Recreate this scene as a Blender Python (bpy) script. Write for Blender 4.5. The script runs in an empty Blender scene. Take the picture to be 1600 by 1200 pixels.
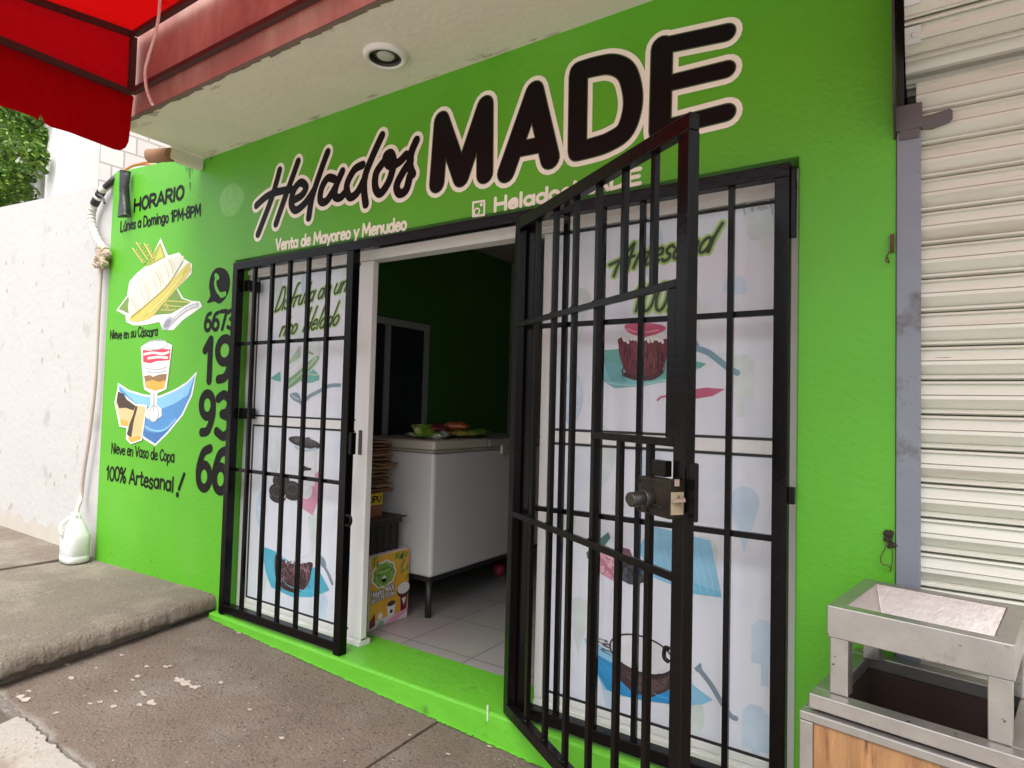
import bpy, bmesh, math, random
from mathutils import Vector, Matrix, Euler, noise
from mathutils.geometry import tessellate_polygon
random.seed(7)
S = 0.87                                     # final scale of the whole place (metres)
sc = bpy.context.scene
COL = sc.collection
# ------------------------------------------------------------------ camera, world, sun, exposure
CAM = Vector((0, -2.4, 1.5)); FPX = 983.6
ya, pi_, ro = [math.radians(a) for a in (-33.773, 2.183, 1.476)]
fw = Vector((math.sin(ya)*math.cos(pi_), math.cos(ya)*math.cos(pi_), math.sin(pi_)))
rt = Vector((math.cos(ya), -math.sin(ya), 0)); up = rt.cross(fw)
RT = math.cos(ro)*rt + math.sin(ro)*up; UP = -math.sin(ro)*rt + math.cos(ro)*up
cd = bpy.data.cameras.new('camera'); cam = bpy.data.objects.new('camera', cd); COL.objects.link(cam)
cd.sensor_width = 36; cd.lens = FPX/1600*36; cd.clip_start = .05; cd.clip_end = 2000
cam.matrix_world = Matrix(((RT.x, UP.x, -fw.x, CAM.x*S), (RT.y, UP.y, -fw.y, CAM.y*S), (RT.z, UP.z, -fw.z, CAM.z*S), (0, 0, 0, 1)))
sc.camera = cam
w = bpy.data.worlds.new("World"); sc.world = w; w.use_nodes = True
nt = w.node_tree; bg = nt.nodes['Background']
sky = nt.nodes.new('ShaderNodeTexSky'); sky.sky_type = 'NISHITA'; sky.sun_disc = False
SUN_EL, SUN_AZ = 60, 158
sky.sun_elevation = math.radians(SUN_EL); sky.sun_rotation = math.radians(SUN_AZ)
sky.air_density = 1.0; sky.dust_density = 3; sky.ozone_density = 1
hs = nt.nodes.new('ShaderNodeHueSaturation'); hs.inputs['Saturation'].default_value = .25
nt.links.new(sky.outputs[0], hs.inputs['Color'])
# overcast: the zenith is brighter than the horizon
wt = nt.nodes.new('ShaderNodeTexCoord'); wsp = nt.nodes.new('ShaderNodeSeparateXYZ'); wr = nt.nodes.new('ShaderNodeMapRange'); wm = nt.nodes.new('ShaderNodeVectorMath'); wm.operation = 'SCALE'
nt.links.new(wt.outputs['Generated'], wsp.inputs[0]); nt.links.new(wsp.outputs['Z'], wr.inputs[0])
wr.inputs[1].default_value = 0; wr.inputs[2].default_value = .8; wr.inputs[3].default_value = .45; wr.inputs[4].default_value = 1.5
nt.links.new(hs.outputs[0], wm.inputs[0]); nt.links.new(wr.outputs[0], wm.inputs['Scale']); nt.links.new(wm.outputs[0], bg.inputs[0])
bg.inputs[1].default_value = .14
sl = bpy.data.lights.new('sun', 'SUN'); sl.energy = .5; sl.angle = math.radians(40); sl.color = (1, .98, .94)
so = bpy.data.objects.new('sun', sl); COL.objects.link(so)
az = math.radians(SUN_AZ); el = math.radians(SUN_EL)
sd = Vector((math.sin(az)*math.cos(el), math.cos(az)*math.cos(el), math.sin(el)))
so.rotation_euler = sd.to_track_quat('Z', 'Y').to_euler()
sc.view_settings.view_transform = 'Standard'; sc.view_settings.look = 'None'
sc.view_settings.exposure = 1.42; sc.view_settings.gamma = 1

# ------------------------------------------------------------------ surveying helpers: photograph point -> point on a known plane of the place
def ray(px, py):
    return RT*((px-800)/FPX) - UP*((py-600)/FPX) + fw
def PY(px, py, y):
    d = ray(px, py); return CAM + d*((y-CAM.y)/d.y)
def PX(px, py, x):
    d = ray(px, py); return CAM + d*((x-CAM.x)/d.x)
def PZ(px, py, z):
    d = ray(px, py); return CAM + d*((z-CAM.z)/d.z)
def cv(pts, ox, oy, s): return [(ox+p[0]/s, oy+p[1]/s) for p in pts]

# ------------------------------------------------------------------ materials
def lin(h):
    h = h.lstrip('#'); o = []
    for i in (0, 2, 4):
        c = int(h[i:i+2], 16)/255
        o.append(c/12.92 if c <= .04045 else ((c+.055)/1.055)**2.4)
    return tuple(o)
MATS = {}
def mat(name, col, rough=.5, metal=0, var=.12, vs=6, bump=0, bs=60, spec=.5, col2=None, thr=(.45, .6), s2=5, stretch=None, trans=0, coat=0, spk=None):
    """colour with soft mottling, optional second colour in noise patches, optional bump"""
    if name in MATS: return MATS[name]
    m = bpy.data.materials.new(name); m.use_nodes = True; n = m.node_tree; L = n.links
    b = n.nodes['Principled BSDF']
    c = lin(col) if isinstance(col, str) else col
    b.inputs['Roughness'].default_value = rough; b.inputs['Metallic'].default_value = metal
    b.inputs['Specular IOR Level'].default_value = spec
    b.inputs['Coat Weight'].default_value = coat
    if trans: b.inputs['Transmission Weight'].default_value = trans
    tc = n.nodes.new('ShaderNodeTexCoord'); src = tc.outputs['Object']
    if stretch:
        mp = n.nodes.new('ShaderNodeMapping'); mp.inputs['Scale'].default_value = stretch
        L.new(src, mp.inputs[0]); src = mp.outputs[0]
    def nz(scale, det=5, rgh=.6):
        t = n.nodes.new('ShaderNodeTexNoise'); t.inputs['Scale'].default_value = scale; t.inputs['Detail'].default_value = det
        t.inputs['Roughness'].default_value = rgh; L.new(src, t.inputs['Vector']); return t.outputs['Fac']
    mx = n.nodes.new('ShaderNodeMix'); mx.data_type = 'RGBA'
    mx.inputs['A'].default_value = (*[max(0, x*(1-var)) for x in c], 1); mx.inputs['B'].default_value = (*[min(1, x*(1+var)) for x in c], 1)
    L.new(nz(vs), mx.inputs['Factor']); out = mx.outputs['Result']
    if col2:
        c2 = lin(col2) if isinstance(col2, str) else col2
        r = n.nodes.new('ShaderNodeMapRange'); r.inputs[1].default_value = thr[0]; r.inputs[2].default_value = thr[1]
        L.new(nz(s2, 8, .65), r.inputs[0])
        m2 = n.nodes.new('ShaderNodeMix'); m2.data_type = 'RGBA'; m2.inputs['B'].default_value = (*c2, 1)
        L.new(out, m2.inputs['A']); L.new(r.outputs[0], m2.inputs['Factor']); out = m2.outputs['Result']
    for sc2, lo, hi, c3 in (spk or ()):
        r = n.nodes.new('ShaderNodeMapRange'); r.inputs[1].default_value = lo; r.inputs[2].default_value = hi
        L.new(nz(sc2, 3, .5), r.inputs[0]); m2 = n.nodes.new('ShaderNodeMix'); m2.data_type = 'RGBA'; m2.inputs['B'].default_value = (*c3, 1)
        L.new(out, m2.inputs['A']); L.new(r.outputs[0], m2.inputs['Factor']); out = m2.outputs['Result']
    L.new(out, b.inputs['Base Color'])
    if bump:
        bp = n.nodes.new('ShaderNodeBump'); bp.inputs['Strength'].default_value = bump; bp.inputs['Distance'].default_value = .01
        L.new(nz(bs, 4, .6), bp.inputs['Height']); L.new(bp.outputs[0], b.inputs['Normal'])
    m.diffuse_color = (*c, 1)
    MATS[name] = m; return m
def tarp_mat(name, col):
    m = bpy.data.materials.new(name); m.use_nodes = True; n = m.node_tree; L = n.links
    n.nodes.remove(n.nodes['Principled BSDF']); out = n.nodes['Material Output']
    d = n.nodes.new('ShaderNodeBsdfDiffuse'); t = n.nodes.new('ShaderNodeBsdfTranslucent'); x = n.nodes.new('ShaderNodeMixShader')
    tc = n.nodes.new('ShaderNodeTexCoord'); ns = n.nodes.new('ShaderNodeTexNoise'); ns.inputs['Scale'].default_value = 4
    rm = n.nodes.new('ShaderNodeMix'); rm.data_type = 'RGBA'
    rm.inputs['A'].default_value = (*[v*.85 for v in col], 1); rm.inputs['B'].default_value = (*col, 1)
    L.new(tc.outputs['Object'], ns.inputs['Vector']); L.new(ns.outputs['Fac'], rm.inputs['Factor'])
    for s_ in (d, t): L.new(rm.outputs['Result'], s_.inputs['Color'])
    n2 = n.nodes.new('ShaderNodeTexNoise'); n2.inputs['Scale'].default_value = 5; n2.inputs['Detail'].default_value = 3; n2.inputs['Distortion'].default_value = 1.5; L.new(tc.outputs['Object'], n2.inputs['Vector'])
    bp = n.nodes.new('ShaderNodeBump'); bp.inputs['Strength'].default_value = .5; bp.inputs['Distance'].default_value = .05; L.new(n2.outputs['Fac'], bp.inputs['Height'])
    for s_ in (d, t): L.new(bp.outputs[0], s_.inputs['Normal'])
    x.inputs[0].default_value = .34
    L.new(d.outputs[0], x.inputs[1]); L.new(t.outputs[0], x.inputs[2]); L.new(x.outputs[0], out.inputs['Surface'])
    MATS[name] = m; return m
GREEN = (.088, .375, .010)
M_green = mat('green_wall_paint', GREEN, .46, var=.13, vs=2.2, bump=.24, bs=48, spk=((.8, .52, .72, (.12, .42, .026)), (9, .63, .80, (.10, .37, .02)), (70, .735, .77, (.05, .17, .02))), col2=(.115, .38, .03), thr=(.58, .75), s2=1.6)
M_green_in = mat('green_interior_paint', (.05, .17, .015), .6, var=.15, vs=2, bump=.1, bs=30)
M_soffit = mat('cream_soffit_plaster', (.72, .67, .55), .85, var=.08, vs=3, bump=.25, bs=25, col2=(.44, .37, .27), thr=(.64, .76), s2=2.6)
M_fascia = mat('worn_red_fascia', (.42, .19, .16), .85, var=.35, vs=4, bump=.5, bs=30, col2=(.62, .38, .31), thr=(.45, .66), s2=2.2, stretch=(1, 1, .35))
M_black = mat('black_gloss_paint', (.0045, .0036, .0034), .2, var=.3, vs=9, bump=.10, bs=45, spec=.17, spk=((90, .735, .77, (.05, .028, .02)),))
M_alu = mat('white_aluminium', (.72, .71, .68), .38, var=.06, vs=3, col2=(.5, .48, .44), thr=(.64, .82), s2=4, stretch=(3, 3, .5))
M_gasket_shade = mat('black_gasket_gap_shade', (.02, .02, .02), .6)
M_vinyl = mat('printed_vinyl', (.69, .71, .765), .33, var=.05, vs=2.0, bump=.04, bs=140, col2=(.54, .60, .68), thr=(.52, .78), s2=2.4)
M_ink = mat('black_letter_paint', (.0055, .0042, .0045), .42, var=.3, vs=20, bump=.2, bs=60, spec=.13)
M_cream = mat('cream_letter_paint', (.86, .82, .70), .5, var=.06, vs=15, bump=.1, bs=60)
M_conc = mat('sidewalk_concrete', (.148, .110, .084), .9, var=.34, vs=5, bump=1.0, bs=75, spk=((70, .60, .70, (.055, .042, .034)), (110, .64, .74, (.26, .22, .19)), (28, .62, .75, (.085, .066, .054))), col2=(.20, .17, .14), thr=(.50, .78), s2=3.5)
M_conc2 = mat('old_raised_concrete', (.165, .132, .10), .92, var=.30, vs=4, bump=1.0, bs=60, spk=((60, .62, .72, (.09, .075, .06)), (95, .64, .74, (.36, .32, .27)), (16, .60, .78, (.22, .19, .155))), col2=(.25, .215, .17), thr=(.52, .72), s2=2.0)
M_conc3 = mat('pale_gutter_concrete', (.33, .30, .26), .9, spk=((60, .62, .72, (.16, .13, .10)),), var=.25, vs=4, bump=.7, bs=40, col2=(.24, .19, .15), thr=(.5, .65), s2=4)
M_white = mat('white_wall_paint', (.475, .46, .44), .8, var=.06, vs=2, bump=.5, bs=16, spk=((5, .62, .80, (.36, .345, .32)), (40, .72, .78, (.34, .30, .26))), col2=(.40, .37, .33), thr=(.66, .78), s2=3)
M_steel = mat('brushed_steel', (.39, .37, .345), .33, metal=.82, var=.25, vs=14, bump=.06, bs=60, col2=(.24, .20, .17), thr=(.60, .80), s2=9, spk=((60, .71, .76, (.10, .06, .045)), (4, .55, .8, (.30, .28, .26))))
M_grey = mat('grey_rail_paint', (.195, .215, .25), .5, var=.2, vs=5, bump=.1, bs=30, col2=(.115, .11, .115), thr=(.60, .66), s2=2.6, spk=((30, .70, .74, (.07, .05, .045)),))
M_shutter = mat('cream_shutter_steel', (.66, .655, .56), .42, metal=.0, var=.07, vs=5, col2=(.48, .43, .34), thr=(.58, .80), s2=4, stretch=(.35, 1, 5), spk=((26, .745, .79, (.20, .13, .09)),))
def edge_wear(m, y0, wd, col):
    """pale worn strip of concrete along the slab's street edge (object-space y)"""
    n = m.node_tree; L = n.links; b = n.nodes['Principled BSDF']; src = b.inputs['Base Color'].links[0].from_socket
    tc = n.nodes.new('ShaderNodeTexCoord'); sp = n.nodes.new('ShaderNodeSeparateXYZ'); nz = n.nodes.new('ShaderNodeTexNoise'); nz.inputs['Scale'].default_value = 7; nz.inputs['Detail'].default_value = 8
    ad = n.nodes.new('ShaderNodeMath'); ad.operation = 'MULTIPLY_ADD'; ad.inputs[1].default_value = -.13
    L.new(tc.outputs['Object'], sp.inputs[0]); L.new(tc.outputs['Object'], nz.inputs['Vector']); L.new(nz.outputs['Fac'], ad.inputs[0]); L.new(sp.outputs['Y'], ad.inputs[2])
    r = n.nodes.new('ShaderNodeMapRange'); r.inputs[1].default_value = y0+wd; r.inputs[2].default_value = y0; L.new(ad.outputs[0], r.inputs[0])
    mx = n.nodes.new('ShaderNodeMix'); mx.data_type = 'RGBA'; mx.inputs['B'].default_value = (*col, 1); L.new(src, mx.inputs['A']); L.new(r.outputs[0], mx.inputs['Factor']); L.new(mx.outputs['Result'], b.inputs['Base Color'])
edge_wear(M_conc, -1.115, .035, (.27, .24, .205))

# ------------------------------------------------------------------ object helpers
def tag(o, label=None, cat=None, group=None, kind=None):
    if label: o['label'] = label
    if cat: o['category'] = cat
    if group: o['group'] = group
    if kind: o['kind'] = kind
    return o
def thing(name, loc, label, cat, group=None, rot=0):
    o = bpy.data.objects.new(name, None); COL.objects.link(o); o.empty_display_size = .1
    o.location = loc; o.rotation_euler = (0, 0, rot); return tag(o, label, cat, group)
def root_of(o):
    while o.parent: o = o.parent
    return o
def obj(name, bm, mats, parent=None, bevel=0, smooth=False, local=False, label=None):
    """link bm as ONE mesh object; world coordinates unless local"""
    if parent is not None and not local:
        bmesh.ops.translate(bm, verts=bm.verts, vec=-Vector(root_of(parent).location))
    me = bpy.data.meshes.new(name); bm.normal_update(); bm.to_mesh(me); bm.free()
    for m in (mats if isinstance(mats, (list, tuple)) else [mats]): me.materials.append(m)
    if smooth: me.polygons.foreach_set('use_smooth', [True]*len(me.polygons))
    o = bpy.data.objects.new(name, me); COL.objects.link(o)
    if parent is not None: o.parent = parent
    if bevel:
        b = o.modifiers.new('bevel', 'BEVEL'); b.width = bevel*S; b.segments = 2; b.limit_method = 'ANGLE'; b.angle_limit = .6
    if label: o['label'] = label
    return o
def B(): return bmesh.new()
def box(bm, x0, x1, y0, y1, z0, z1, mi=0):
    v = [bm.verts.new((x, y, z)) for x in (x0, x1) for y in (y0, y1) for z in (z0, z1)]
    for f in ((0, 1, 3, 2), (4, 6, 7, 5), (0, 4, 5, 1), (2, 3, 7, 6), (0, 2, 6, 4), (1, 5, 7, 3)):
        bm.faces.new([v[i] for i in f]).material_index = mi
    return bm
def bar(bm, p, q, w, d, upv=Vector((0, 0, 1)), mi=0):
    """box of section w x d along p-q"""
    p, q = Vector(p), Vector(q); a = (q-p).normalized()
    s = a.cross(upv)
    if s.length < 1e-4: s = a.cross(Vector((0, 1, 0)))
    s.normalize(); u = s.cross(a)
    r = [[bm.verts.new(c+s*i*w/2+u*j*d/2) for i, j in ((-1, -1), (1, -1), (1, 1), (-1, 1))] for c in (p, q)]
    fs = [bm.faces.new((r[0][k], r[0][(k+1) % 4], r[1][(k+1) % 4], r[1][k])) for k in range(4)]
    fs += [bm.faces.new(r[0][::-1]), bm.faces.new(r[1])]
    for f in fs: f.material_index = mi
    return bm
def cat_(pts, n=6, closed=False):
    P = [Vector(p) for p in pts]
    if len(P) < 3: return P
    out = []; N = len(P); rng = N if closed else N-1
    for i in range(rng):
        if closed: a, b, c, d = P[(i-1) % N], P[i], P[(i+1) % N], P[(i+2) % N]
        else: a, b, c, d = P[max(i-1, 0)], P[i], P[i+1], P[min(i+2, N-1)]
        for k in range(n):
            t = k/n
            out.append(.5*((2*b)+(c-a)*t+(2*a-5*b+4*c-d)*t*t+(3*b-a-3*c+d)*t**3))
    if not closed: out.append(P[-1])
    return out
def tube(bm, pts, r, n=10, curve=True, mi=0, sub=6):
    P = cat_(pts, sub) if curve else [Vector(p) for p in pts]
    rs = r if callable(r) else (lambda t: r)
    rings = []; prev = None
    for i, p in enumerate(P):
        a = (P[min(i+1, len(P)-1)]-P[max(i-1, 0)]).normalized()
        if prev is None:
            s = a.cross(Vector((0, 0, 1)))
            if s.length < .05: s = a.cross(Vector((0, 1, 0)))
        else: s = prev - a*prev.dot(a)
        s.normalize(); prev = s; u = a.cross(s); rr = rs(i/(len(P)-1))
        rings.append([bm.verts.new(p+(s*math.cos(2*math.pi*k/n)+u*math.sin(2*math.pi*k/n))*rr) for k in range(n)])
    for A, Bq in zip(rings, rings[1:]):
        for k in range(n):
            f = bm.faces.new((A[k], A[(k+1) % n], Bq[(k+1) % n], Bq[k])); f.smooth = True; f.material_index = mi
    for rg in (rings[0][::-1], rings[-1]): bm.faces.new(rg).material_index = mi
    return bm
def cyl(bm, p, q, r, n=20, mi=0, r2=None):
    return tube(bm, [p, q], (lambda t: r+(r2-r)*t) if r2 is not None else r, n, False, mi)
def prism(bm, pts, h, axis='z', mi=0):
    """pts: list of 3D points of a planar outline, extruded by vector h"""
    h = Vector(h); a = [bm.verts.new(p) for p in pts]; b = [bm.verts.new(Vector(p)+h) for p in pts]; n = len(pts)
    tri = tessellate_polygon([[Vector(p) for p in pts]])
    for t in tri:
        for V in (a, b):
            try: bm.faces.new([V[i] for i in t]).material_index = mi
            except ValueError: pass
    for k in range(n): bm.faces.new((a[k], a[(k+1) % n], b[(k+1) % n], b[k])).material_index = mi
    bmesh.ops.recalc_face_normals(bm, faces=bm.faces)
    return bm

# ------------------------------------------------------------------ sign painting: brush strokes and filled shapes on a flat face
class Art:
    """paint on a plane: to3(u,v,h) puts a point u,v at height h above the face"""
    def __init__(s, to3): s.bm = B(); s.to3 = to3; s.mats = []; s.k = 0
    def mi(s, m):
        if m not in s.mats: s.mats.append(m)
        return s.mats.index(m)
    def fill(s, uv, m, h, smooth=False):
        P = [Vector((p[0], p[1])) for p in uv]
        if smooth: P = cat_(P, 5, True)
        s.k += 1; h += (s.k % 9)*.00005; i = s.mi(m)
        vs = [s.bm.verts.new(s.to3(p.x, p.y, h)) for p in P]
        for t in tessellate_polygon([[Vector((p.x, p.y, 0)) for p in P]]):
            try: s.bm.faces.new([vs[j] for j in t]).material_index = i
            except ValueError: pass
    def stroke(s, uv, wd, m, h, curve=True, closed=False, taper=0):
        P = [Vector((p[0], p[1])) for p in uv]
        if not curve and len(P) > 2:
            for a, b in zip(P, P[1:]): s.stroke([a, b], wd, m, h, False)
            return
        if curve and len(P) > 2: P = cat_(P, 7, closed)
        i = s.mi(m); s.k += 1; h += (s.k % 9)*.00006; n = len(P); L = []; R = []
        for j, p in enumerate(P):
            a = P[(j-1) % n] if closed else P[max(j-1, 0)]; b = P[(j+1) % n] if closed else P[min(j+1, n-1)]
            d = b-a
            if d.length < 1e-9: d = Vector((1, 0))
            d.normalize(); nn = Vector((-d.y, d.x)); hh = h+.00025*j/n
            ww = wd*(1-taper*abs(2*j/max(n-1, 1)-1)) if taper else wd
            l = p+nn*ww/2; r = p-nn*ww/2
            L.append(s.bm.verts.new(s.to3(l.x, l.y, hh))); R.append(s.bm.verts.new(s.to3(r.x, r.y, hh)))
        for j in range(n if closed else n-1):
            k = (j+1) % n
            s.bm.faces.new((L[j], L[k], R[k], R[j])).material_index = i
        if not closed and not taper:
            for e, q, sgn in ((0, P[0]-P[1], 1), (n-1, P[-1]-P[-2], -1)):
                a0 = math.atan2(q.y, q.x); vs = []
                for t in range(1, 8):
                    an = a0+math.pi/2-math.pi*t/8
                    vs.append(s.bm.verts.new(s.to3(P[e].x+math.cos(an)*wd/2, P[e].y+math.sin(an)*wd/2, h+.00025*(e/n))))
                ends = (R[e], L[e]) if e == 0 else (L[e], R[e])
                try: s.bm.faces.new([ends[0]]+vs+[ends[1]]).material_index = i
                except ValueError: pass
    def ring(s, c, rx, ry, wd, m, h, ang=0, n=22):
        ca, sa = math.cos(ang), math.sin(ang)
        s.stroke([(c[0]+rx*math.cos(t)*ca-ry*math.sin(t)*sa, c[1]+rx*math.cos(t)*sa+ry*math.sin(t)*ca) for t in [2*math.pi*k/n for k in range(n)]], wd, m, h, False if n < 3 else True, True)
    def disc(s, c, rx, ry, m, h, ang=0, n=24):
        ca, sa = math.cos(ang), math.sin(ang)
        s.fill([(c[0]+rx*math.cos(t)*ca-ry*math.sin(t)*sa, c[1]+rx*math.cos(t)*sa+ry*math.sin(t)*ca) for t in [2*math.pi*k/n for k in range(n)]], m, h)
    def done(s, name, parent, label=None):
        bmesh.ops.recalc_face_normals(s.bm, faces=s.bm.faces)
        return obj(name, s.bm, s.mats, parent, label=label)
def El(cx, cy, rx, ry): return ('E', cx, cy, rx, ry)
A_ = El(.21, .31, .17, .31)
GL = {
 'A': (.6, ['S.02,0 .28,1 .54,0', 'S.12,.33 .44,.33']), 'C': (.52, ['C.48,.82 .3,1 .08,.75 .05,.4 .2,.02 .38,.04 .48,.2']),
 'D': (.6, ['S.06,0 .06,1', 'C.06,1 .3,.98 .5,.75 .52,.45 .4,.1 .06,0']), 'E': (.5, ['S.06,1 .06,0', 'S.06,1 .42,1', 'S.06,.5 .38,.5', 'S.06,0 .42,0']),
 'H': (.6, ['S.05,0 .05,1', 'S.5,0 .5,1', 'S.05,.5 .5,.5']), 'I': (.18, ['S.07,0 .07,1']), 'L': (.46, ['S.06,1 .06,0', 'S.06,0 .4,0']),
 'M': (.74, ['S.05,0 .1,1 .35,.25 .6,1 .66,0']), 'N': (.58, ['S.05,0 .05,1 .48,0 .48,1']), 'O': (.58, [El(.28, .5, .23, .5)]),
 'P': (.52, ['S.06,0 .06,1', 'C.06,1 .35,.98 .46,.75 .35,.5 .06,.47']), 'R': (.56, ['S.06,0 .06,1', 'C.06,1 .35,.98 .46,.75 .35,.5 .06,.47', 'S.24,.48 .48,0']),
 'V': (.56, ['S.03,1 .26,0 .5,1']), 'U': (.56, ['C.06,1 .06,.3 .26,0 .46,.3 .46,1']), 'J': (.4, ['C.3,1 .3,.25 .2,0 .05,.12']),
 'a': (.5, [A_, 'S.4,.62 .4,0']), 'á': (.5, [A_, 'S.4,.62 .4,0', 'S.2,.8 .3,.97']), 'c': (.42, ['C.37,.5 .22,.63 .06,.4 .08,.15 .22,0 .37,.1']),
 'd': (.5, [A_, 'S.41,1 .41,0']), 'e': (.46, ['S.06,.33 .38,.36', 'C.38,.36 .34,.58 .2,.63 .06,.4 .08,.12 .22,0 .38,.1']),
 'f': (.34, ['C.3,.97 .18,.95 .13,.75 .13,0', 'S.02,.6 .28,.6']), 'g': (.5, [A_, 'C.4,.62 .4,0 .34,-.24 .2,-.28 .06,-.2']),
 'i': (.2, ['S.08,0 .08,.62', 'S.08,.86 .08,.88']), 'l': (.2, ['S.08,0 .08,1']),
 'm': (.72, ['S.06,0 .06,.62', 'C.06,.45 .18,.62 .32,.5 .34,.3 .34,0', 'C.34,.45 .46,.62 .6,.5 .62,.3 .62,0']),
 'n': (.49, ['S.06,0 .06,.62', 'C.06,.42 .2,.62 .36,.52 .39,.3 .39,0']), 'o': (.46, [A_]), 'p': (.48, ['S.06,.62 .06,-.3', El(.23, .31, .17, .31)]),
 'r': (.36, ['S.06,0 .06,.62', 'C.06,.4 .16,.6 .3,.6']), 's': (.42, ['C.34,.54 .2,.64 .07,.5 .16,.34 .3,.24 .32,.08 .16,-.01 .04,.1']),
 't': (.34, ['C.14,.88 .14,.15 .2,0 .3,.04', 'S.02,.6 .28,.6']), 'u': (.48, ['C.06,.62 .06,.2 .2,0 .34,.1 .39,.3', 'S.39,.62 .39,0']),
 'ú': (.48, ['C.06,.62 .06,.2 .2,0 .34,.1 .39,.3', 'S.39,.62 .39,0', 'S.2,.8 .3,.97']), 'v': (.44, ['S.03,.62 .2,0 .38,.62']),
 'y': (.44, ['S.03,.62 .2,.05', 'S.39,.62 .12,-.28']), '0': (.5, [El(.24, .5, .2, .5)]), '1': (.32, ['S.04,.75 .18,1 .18,0']),
 '3': (.48, ['C.05,.9 .22,1 .38,.85 .32,.6 .18,.53', 'C.18,.53 .38,.45 .42,.22 .26,0 .04,.1']),
 '6': (.5, ['C.38,.97 .18,.85 .06,.5 .05,.28', El(.23, .28, .18, .28)]), '7': (.46, ['S.03,1 .4,1 .16,0']),
 '8': (.48, [El(.22, .75, .16, .25), El(.22, .26, .19, .26)]), '9': (.5, [El(.23, .72, .18, .28), 'C.41,.72 .4,.45 .28,.1 .1,.03']),
 '%': (.64, [El(.13, .8, .1, .2), El(.45, .2, .1, .2), 'S.5,1 .08,0']), '-': (.32, ['S.05,.4 .24,.4']), ' ': (.26, []),
}
def write(art, text, p0, p1, cap, wt, layers, shear=0, jit=0, xh=.62):
    """text from p0 to p1 (u,v of the baseline ends), cap height, stroke weight; layers = [(extra width, material, height)]"""
    p0, p1 = Vector(p0), Vector(p1); ax = (p1-p0); W = ax.length; ax.normalize(); ay = Vector((-ax.y, ax.x))
    if abs(ay.y) < .2: ay = Vector((0, 1))
    ay = Vector((0, 1)) if shear == 0 else ay
    adv = sum(GL[c][0] for c in text); kx = W/adv; ky = cap-wt
    rnd = random.Random(len(text)*7+1)
    for ex, m, h in layers:
        x = 0; rnd.seed(len(text)*7+1)
        for c in text:
            a, st = GL[c]; dy = rnd.uniform(-jit, jit)*cap; sc_ = 1+rnd.uniform(-jit, jit)
            def tr(u, v):
                if xh != .62: v = v*xh/.62 if v <= .62 else xh+(v-.62)*(1-xh)/.38
                v *= sc_
                q = p0+ax*((x+u)*kx+shear*v*ky)+ay*(v*ky+wt/2+dy)
                return (q.x, q.y)
            for s_ in st:
                if isinstance(s_, tuple):
                    _, cx, cy, rx, ry = s_
                    art.stroke([tr(cx+rx*math.cos(t), cy+ry*math.sin(t)) for t in [2*math.pi*k/14 for k in range(14)]], wt+ex, m, h, True, True)
                else:
                    pts = [tr(*map(float, q.split(','))) for q in s_[1:].split(' ')]
                    art.stroke(pts, wt+ex, m, h, s_[0] == 'C')
            x += a
WALLY = 0.0
def wall3(u, v, h): return (u, WALLY-.0012-h, v)
def WU(px, py):
    p = PY(px, py, WALLY); return (p.x, p.z)
def paint(name, col, rough=.5): return mat('paint_'+name, col, rough, var=.14, vs=25, bump=.12, bs=60)

# ================================================================== GROUND
def slab(name, outline, zf, thick, m, kind='structure', res=.06, rough=.004, sd=0):
    """flat-ish cast slab with jagged outline; zf(x,y) top height"""
    bm = B(); vs = [bm.verts.new((x, y, 0)) for x, y in outline]
    tri = tessellate_polygon([[Vector((x, y, 0)) for x, y in outline]])
    for t in tri:
        try: bm.faces.new([vs[i] for i in t])
        except ValueError: pass
    bmesh.ops.recalc_face_normals(bm, faces=bm.faces)
    for _ in range(9):
        ed = [e for e in bm.edges if e.calc_length() > res*4]
        if not ed: break
        bmesh.ops.subdivide_edges(bm, edges=ed, cuts=1); bmesh.ops.triangulate(bm, faces=[f for f in bm.faces if len(f.verts) > 4])
    bd = [e for e in bm.edges if e.is_boundary]
    ex = bmesh.ops.extrude_edge_only(bm, edges=bd); low = [g for g in ex['geom'] if isinstance(g, bmesh.types.BMVert)]
    ls = set(low)
    for v in bm.verts:
        z = zf(v.co.x, v.co.y)
        v.co.z = z-thick if v in ls else z+rough*noise.noise(Vector((v.co.x*3+sd, v.co.y*3, sd)))
    bmesh.ops.recalc_face_normals(bm, faces=bm.faces)
    o = obj(name, bm, m); tag(o, kind=kind); return o
def jag(a, b, n, amp, rnd):
    a, b = Vector(a), Vector(b); d = (b-a); nn = Vector((-d.y, d.x)).normalized()
    return [tuple(a+d*(k/n)+nn*(rnd.uniform(-amp, amp) if 0 < k < n else 0)) for k in range(n)]
def zlow(x, y): return -.059-.0439*min(x, 1.5)+.02*y
rj = random.Random(3)
# lower sidewalk slabs (joint near x=-1.93), dark base underneath
yc = -1.2
EDGE = jag((-3.98, yc), (-1.925, yc), 90, .009, rj)
low1 = jag((-4.06, .08), (-3.98, yc), 24, .004, rj)+EDGE+[(-1.925, yc), (-1.935, .08)]
slab('sidewalk', low1, zlow, .3, M_conc, sd=1)
low2 = [(-1.92, .08)]+[(-1.92, yc)]+jag((-1.92, yc), (6, yc), 60, .008, rj)+[(6, yc), (6, .6), (-.1, .6), (-.1, .08)]
slab('sidewalk', low2, lambda x, y: zlow(x, y)-.003, .3, M_conc, sd=5)
gut = [(x, y-.011) for x, y in EDGE if x > -3.42]+jag((-1.92, yc-.013), (6, yc-.013), 200, .006, rj)+[(6, yc-.017), (6, -3.2), (-3.36, -3.2), (-3.37, yc-.2)]
slab('gutter', gut, lambda x, y: zlow(x, y)-.004+.03*(y-yc), .3, M_conc3, sd=9)
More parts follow.
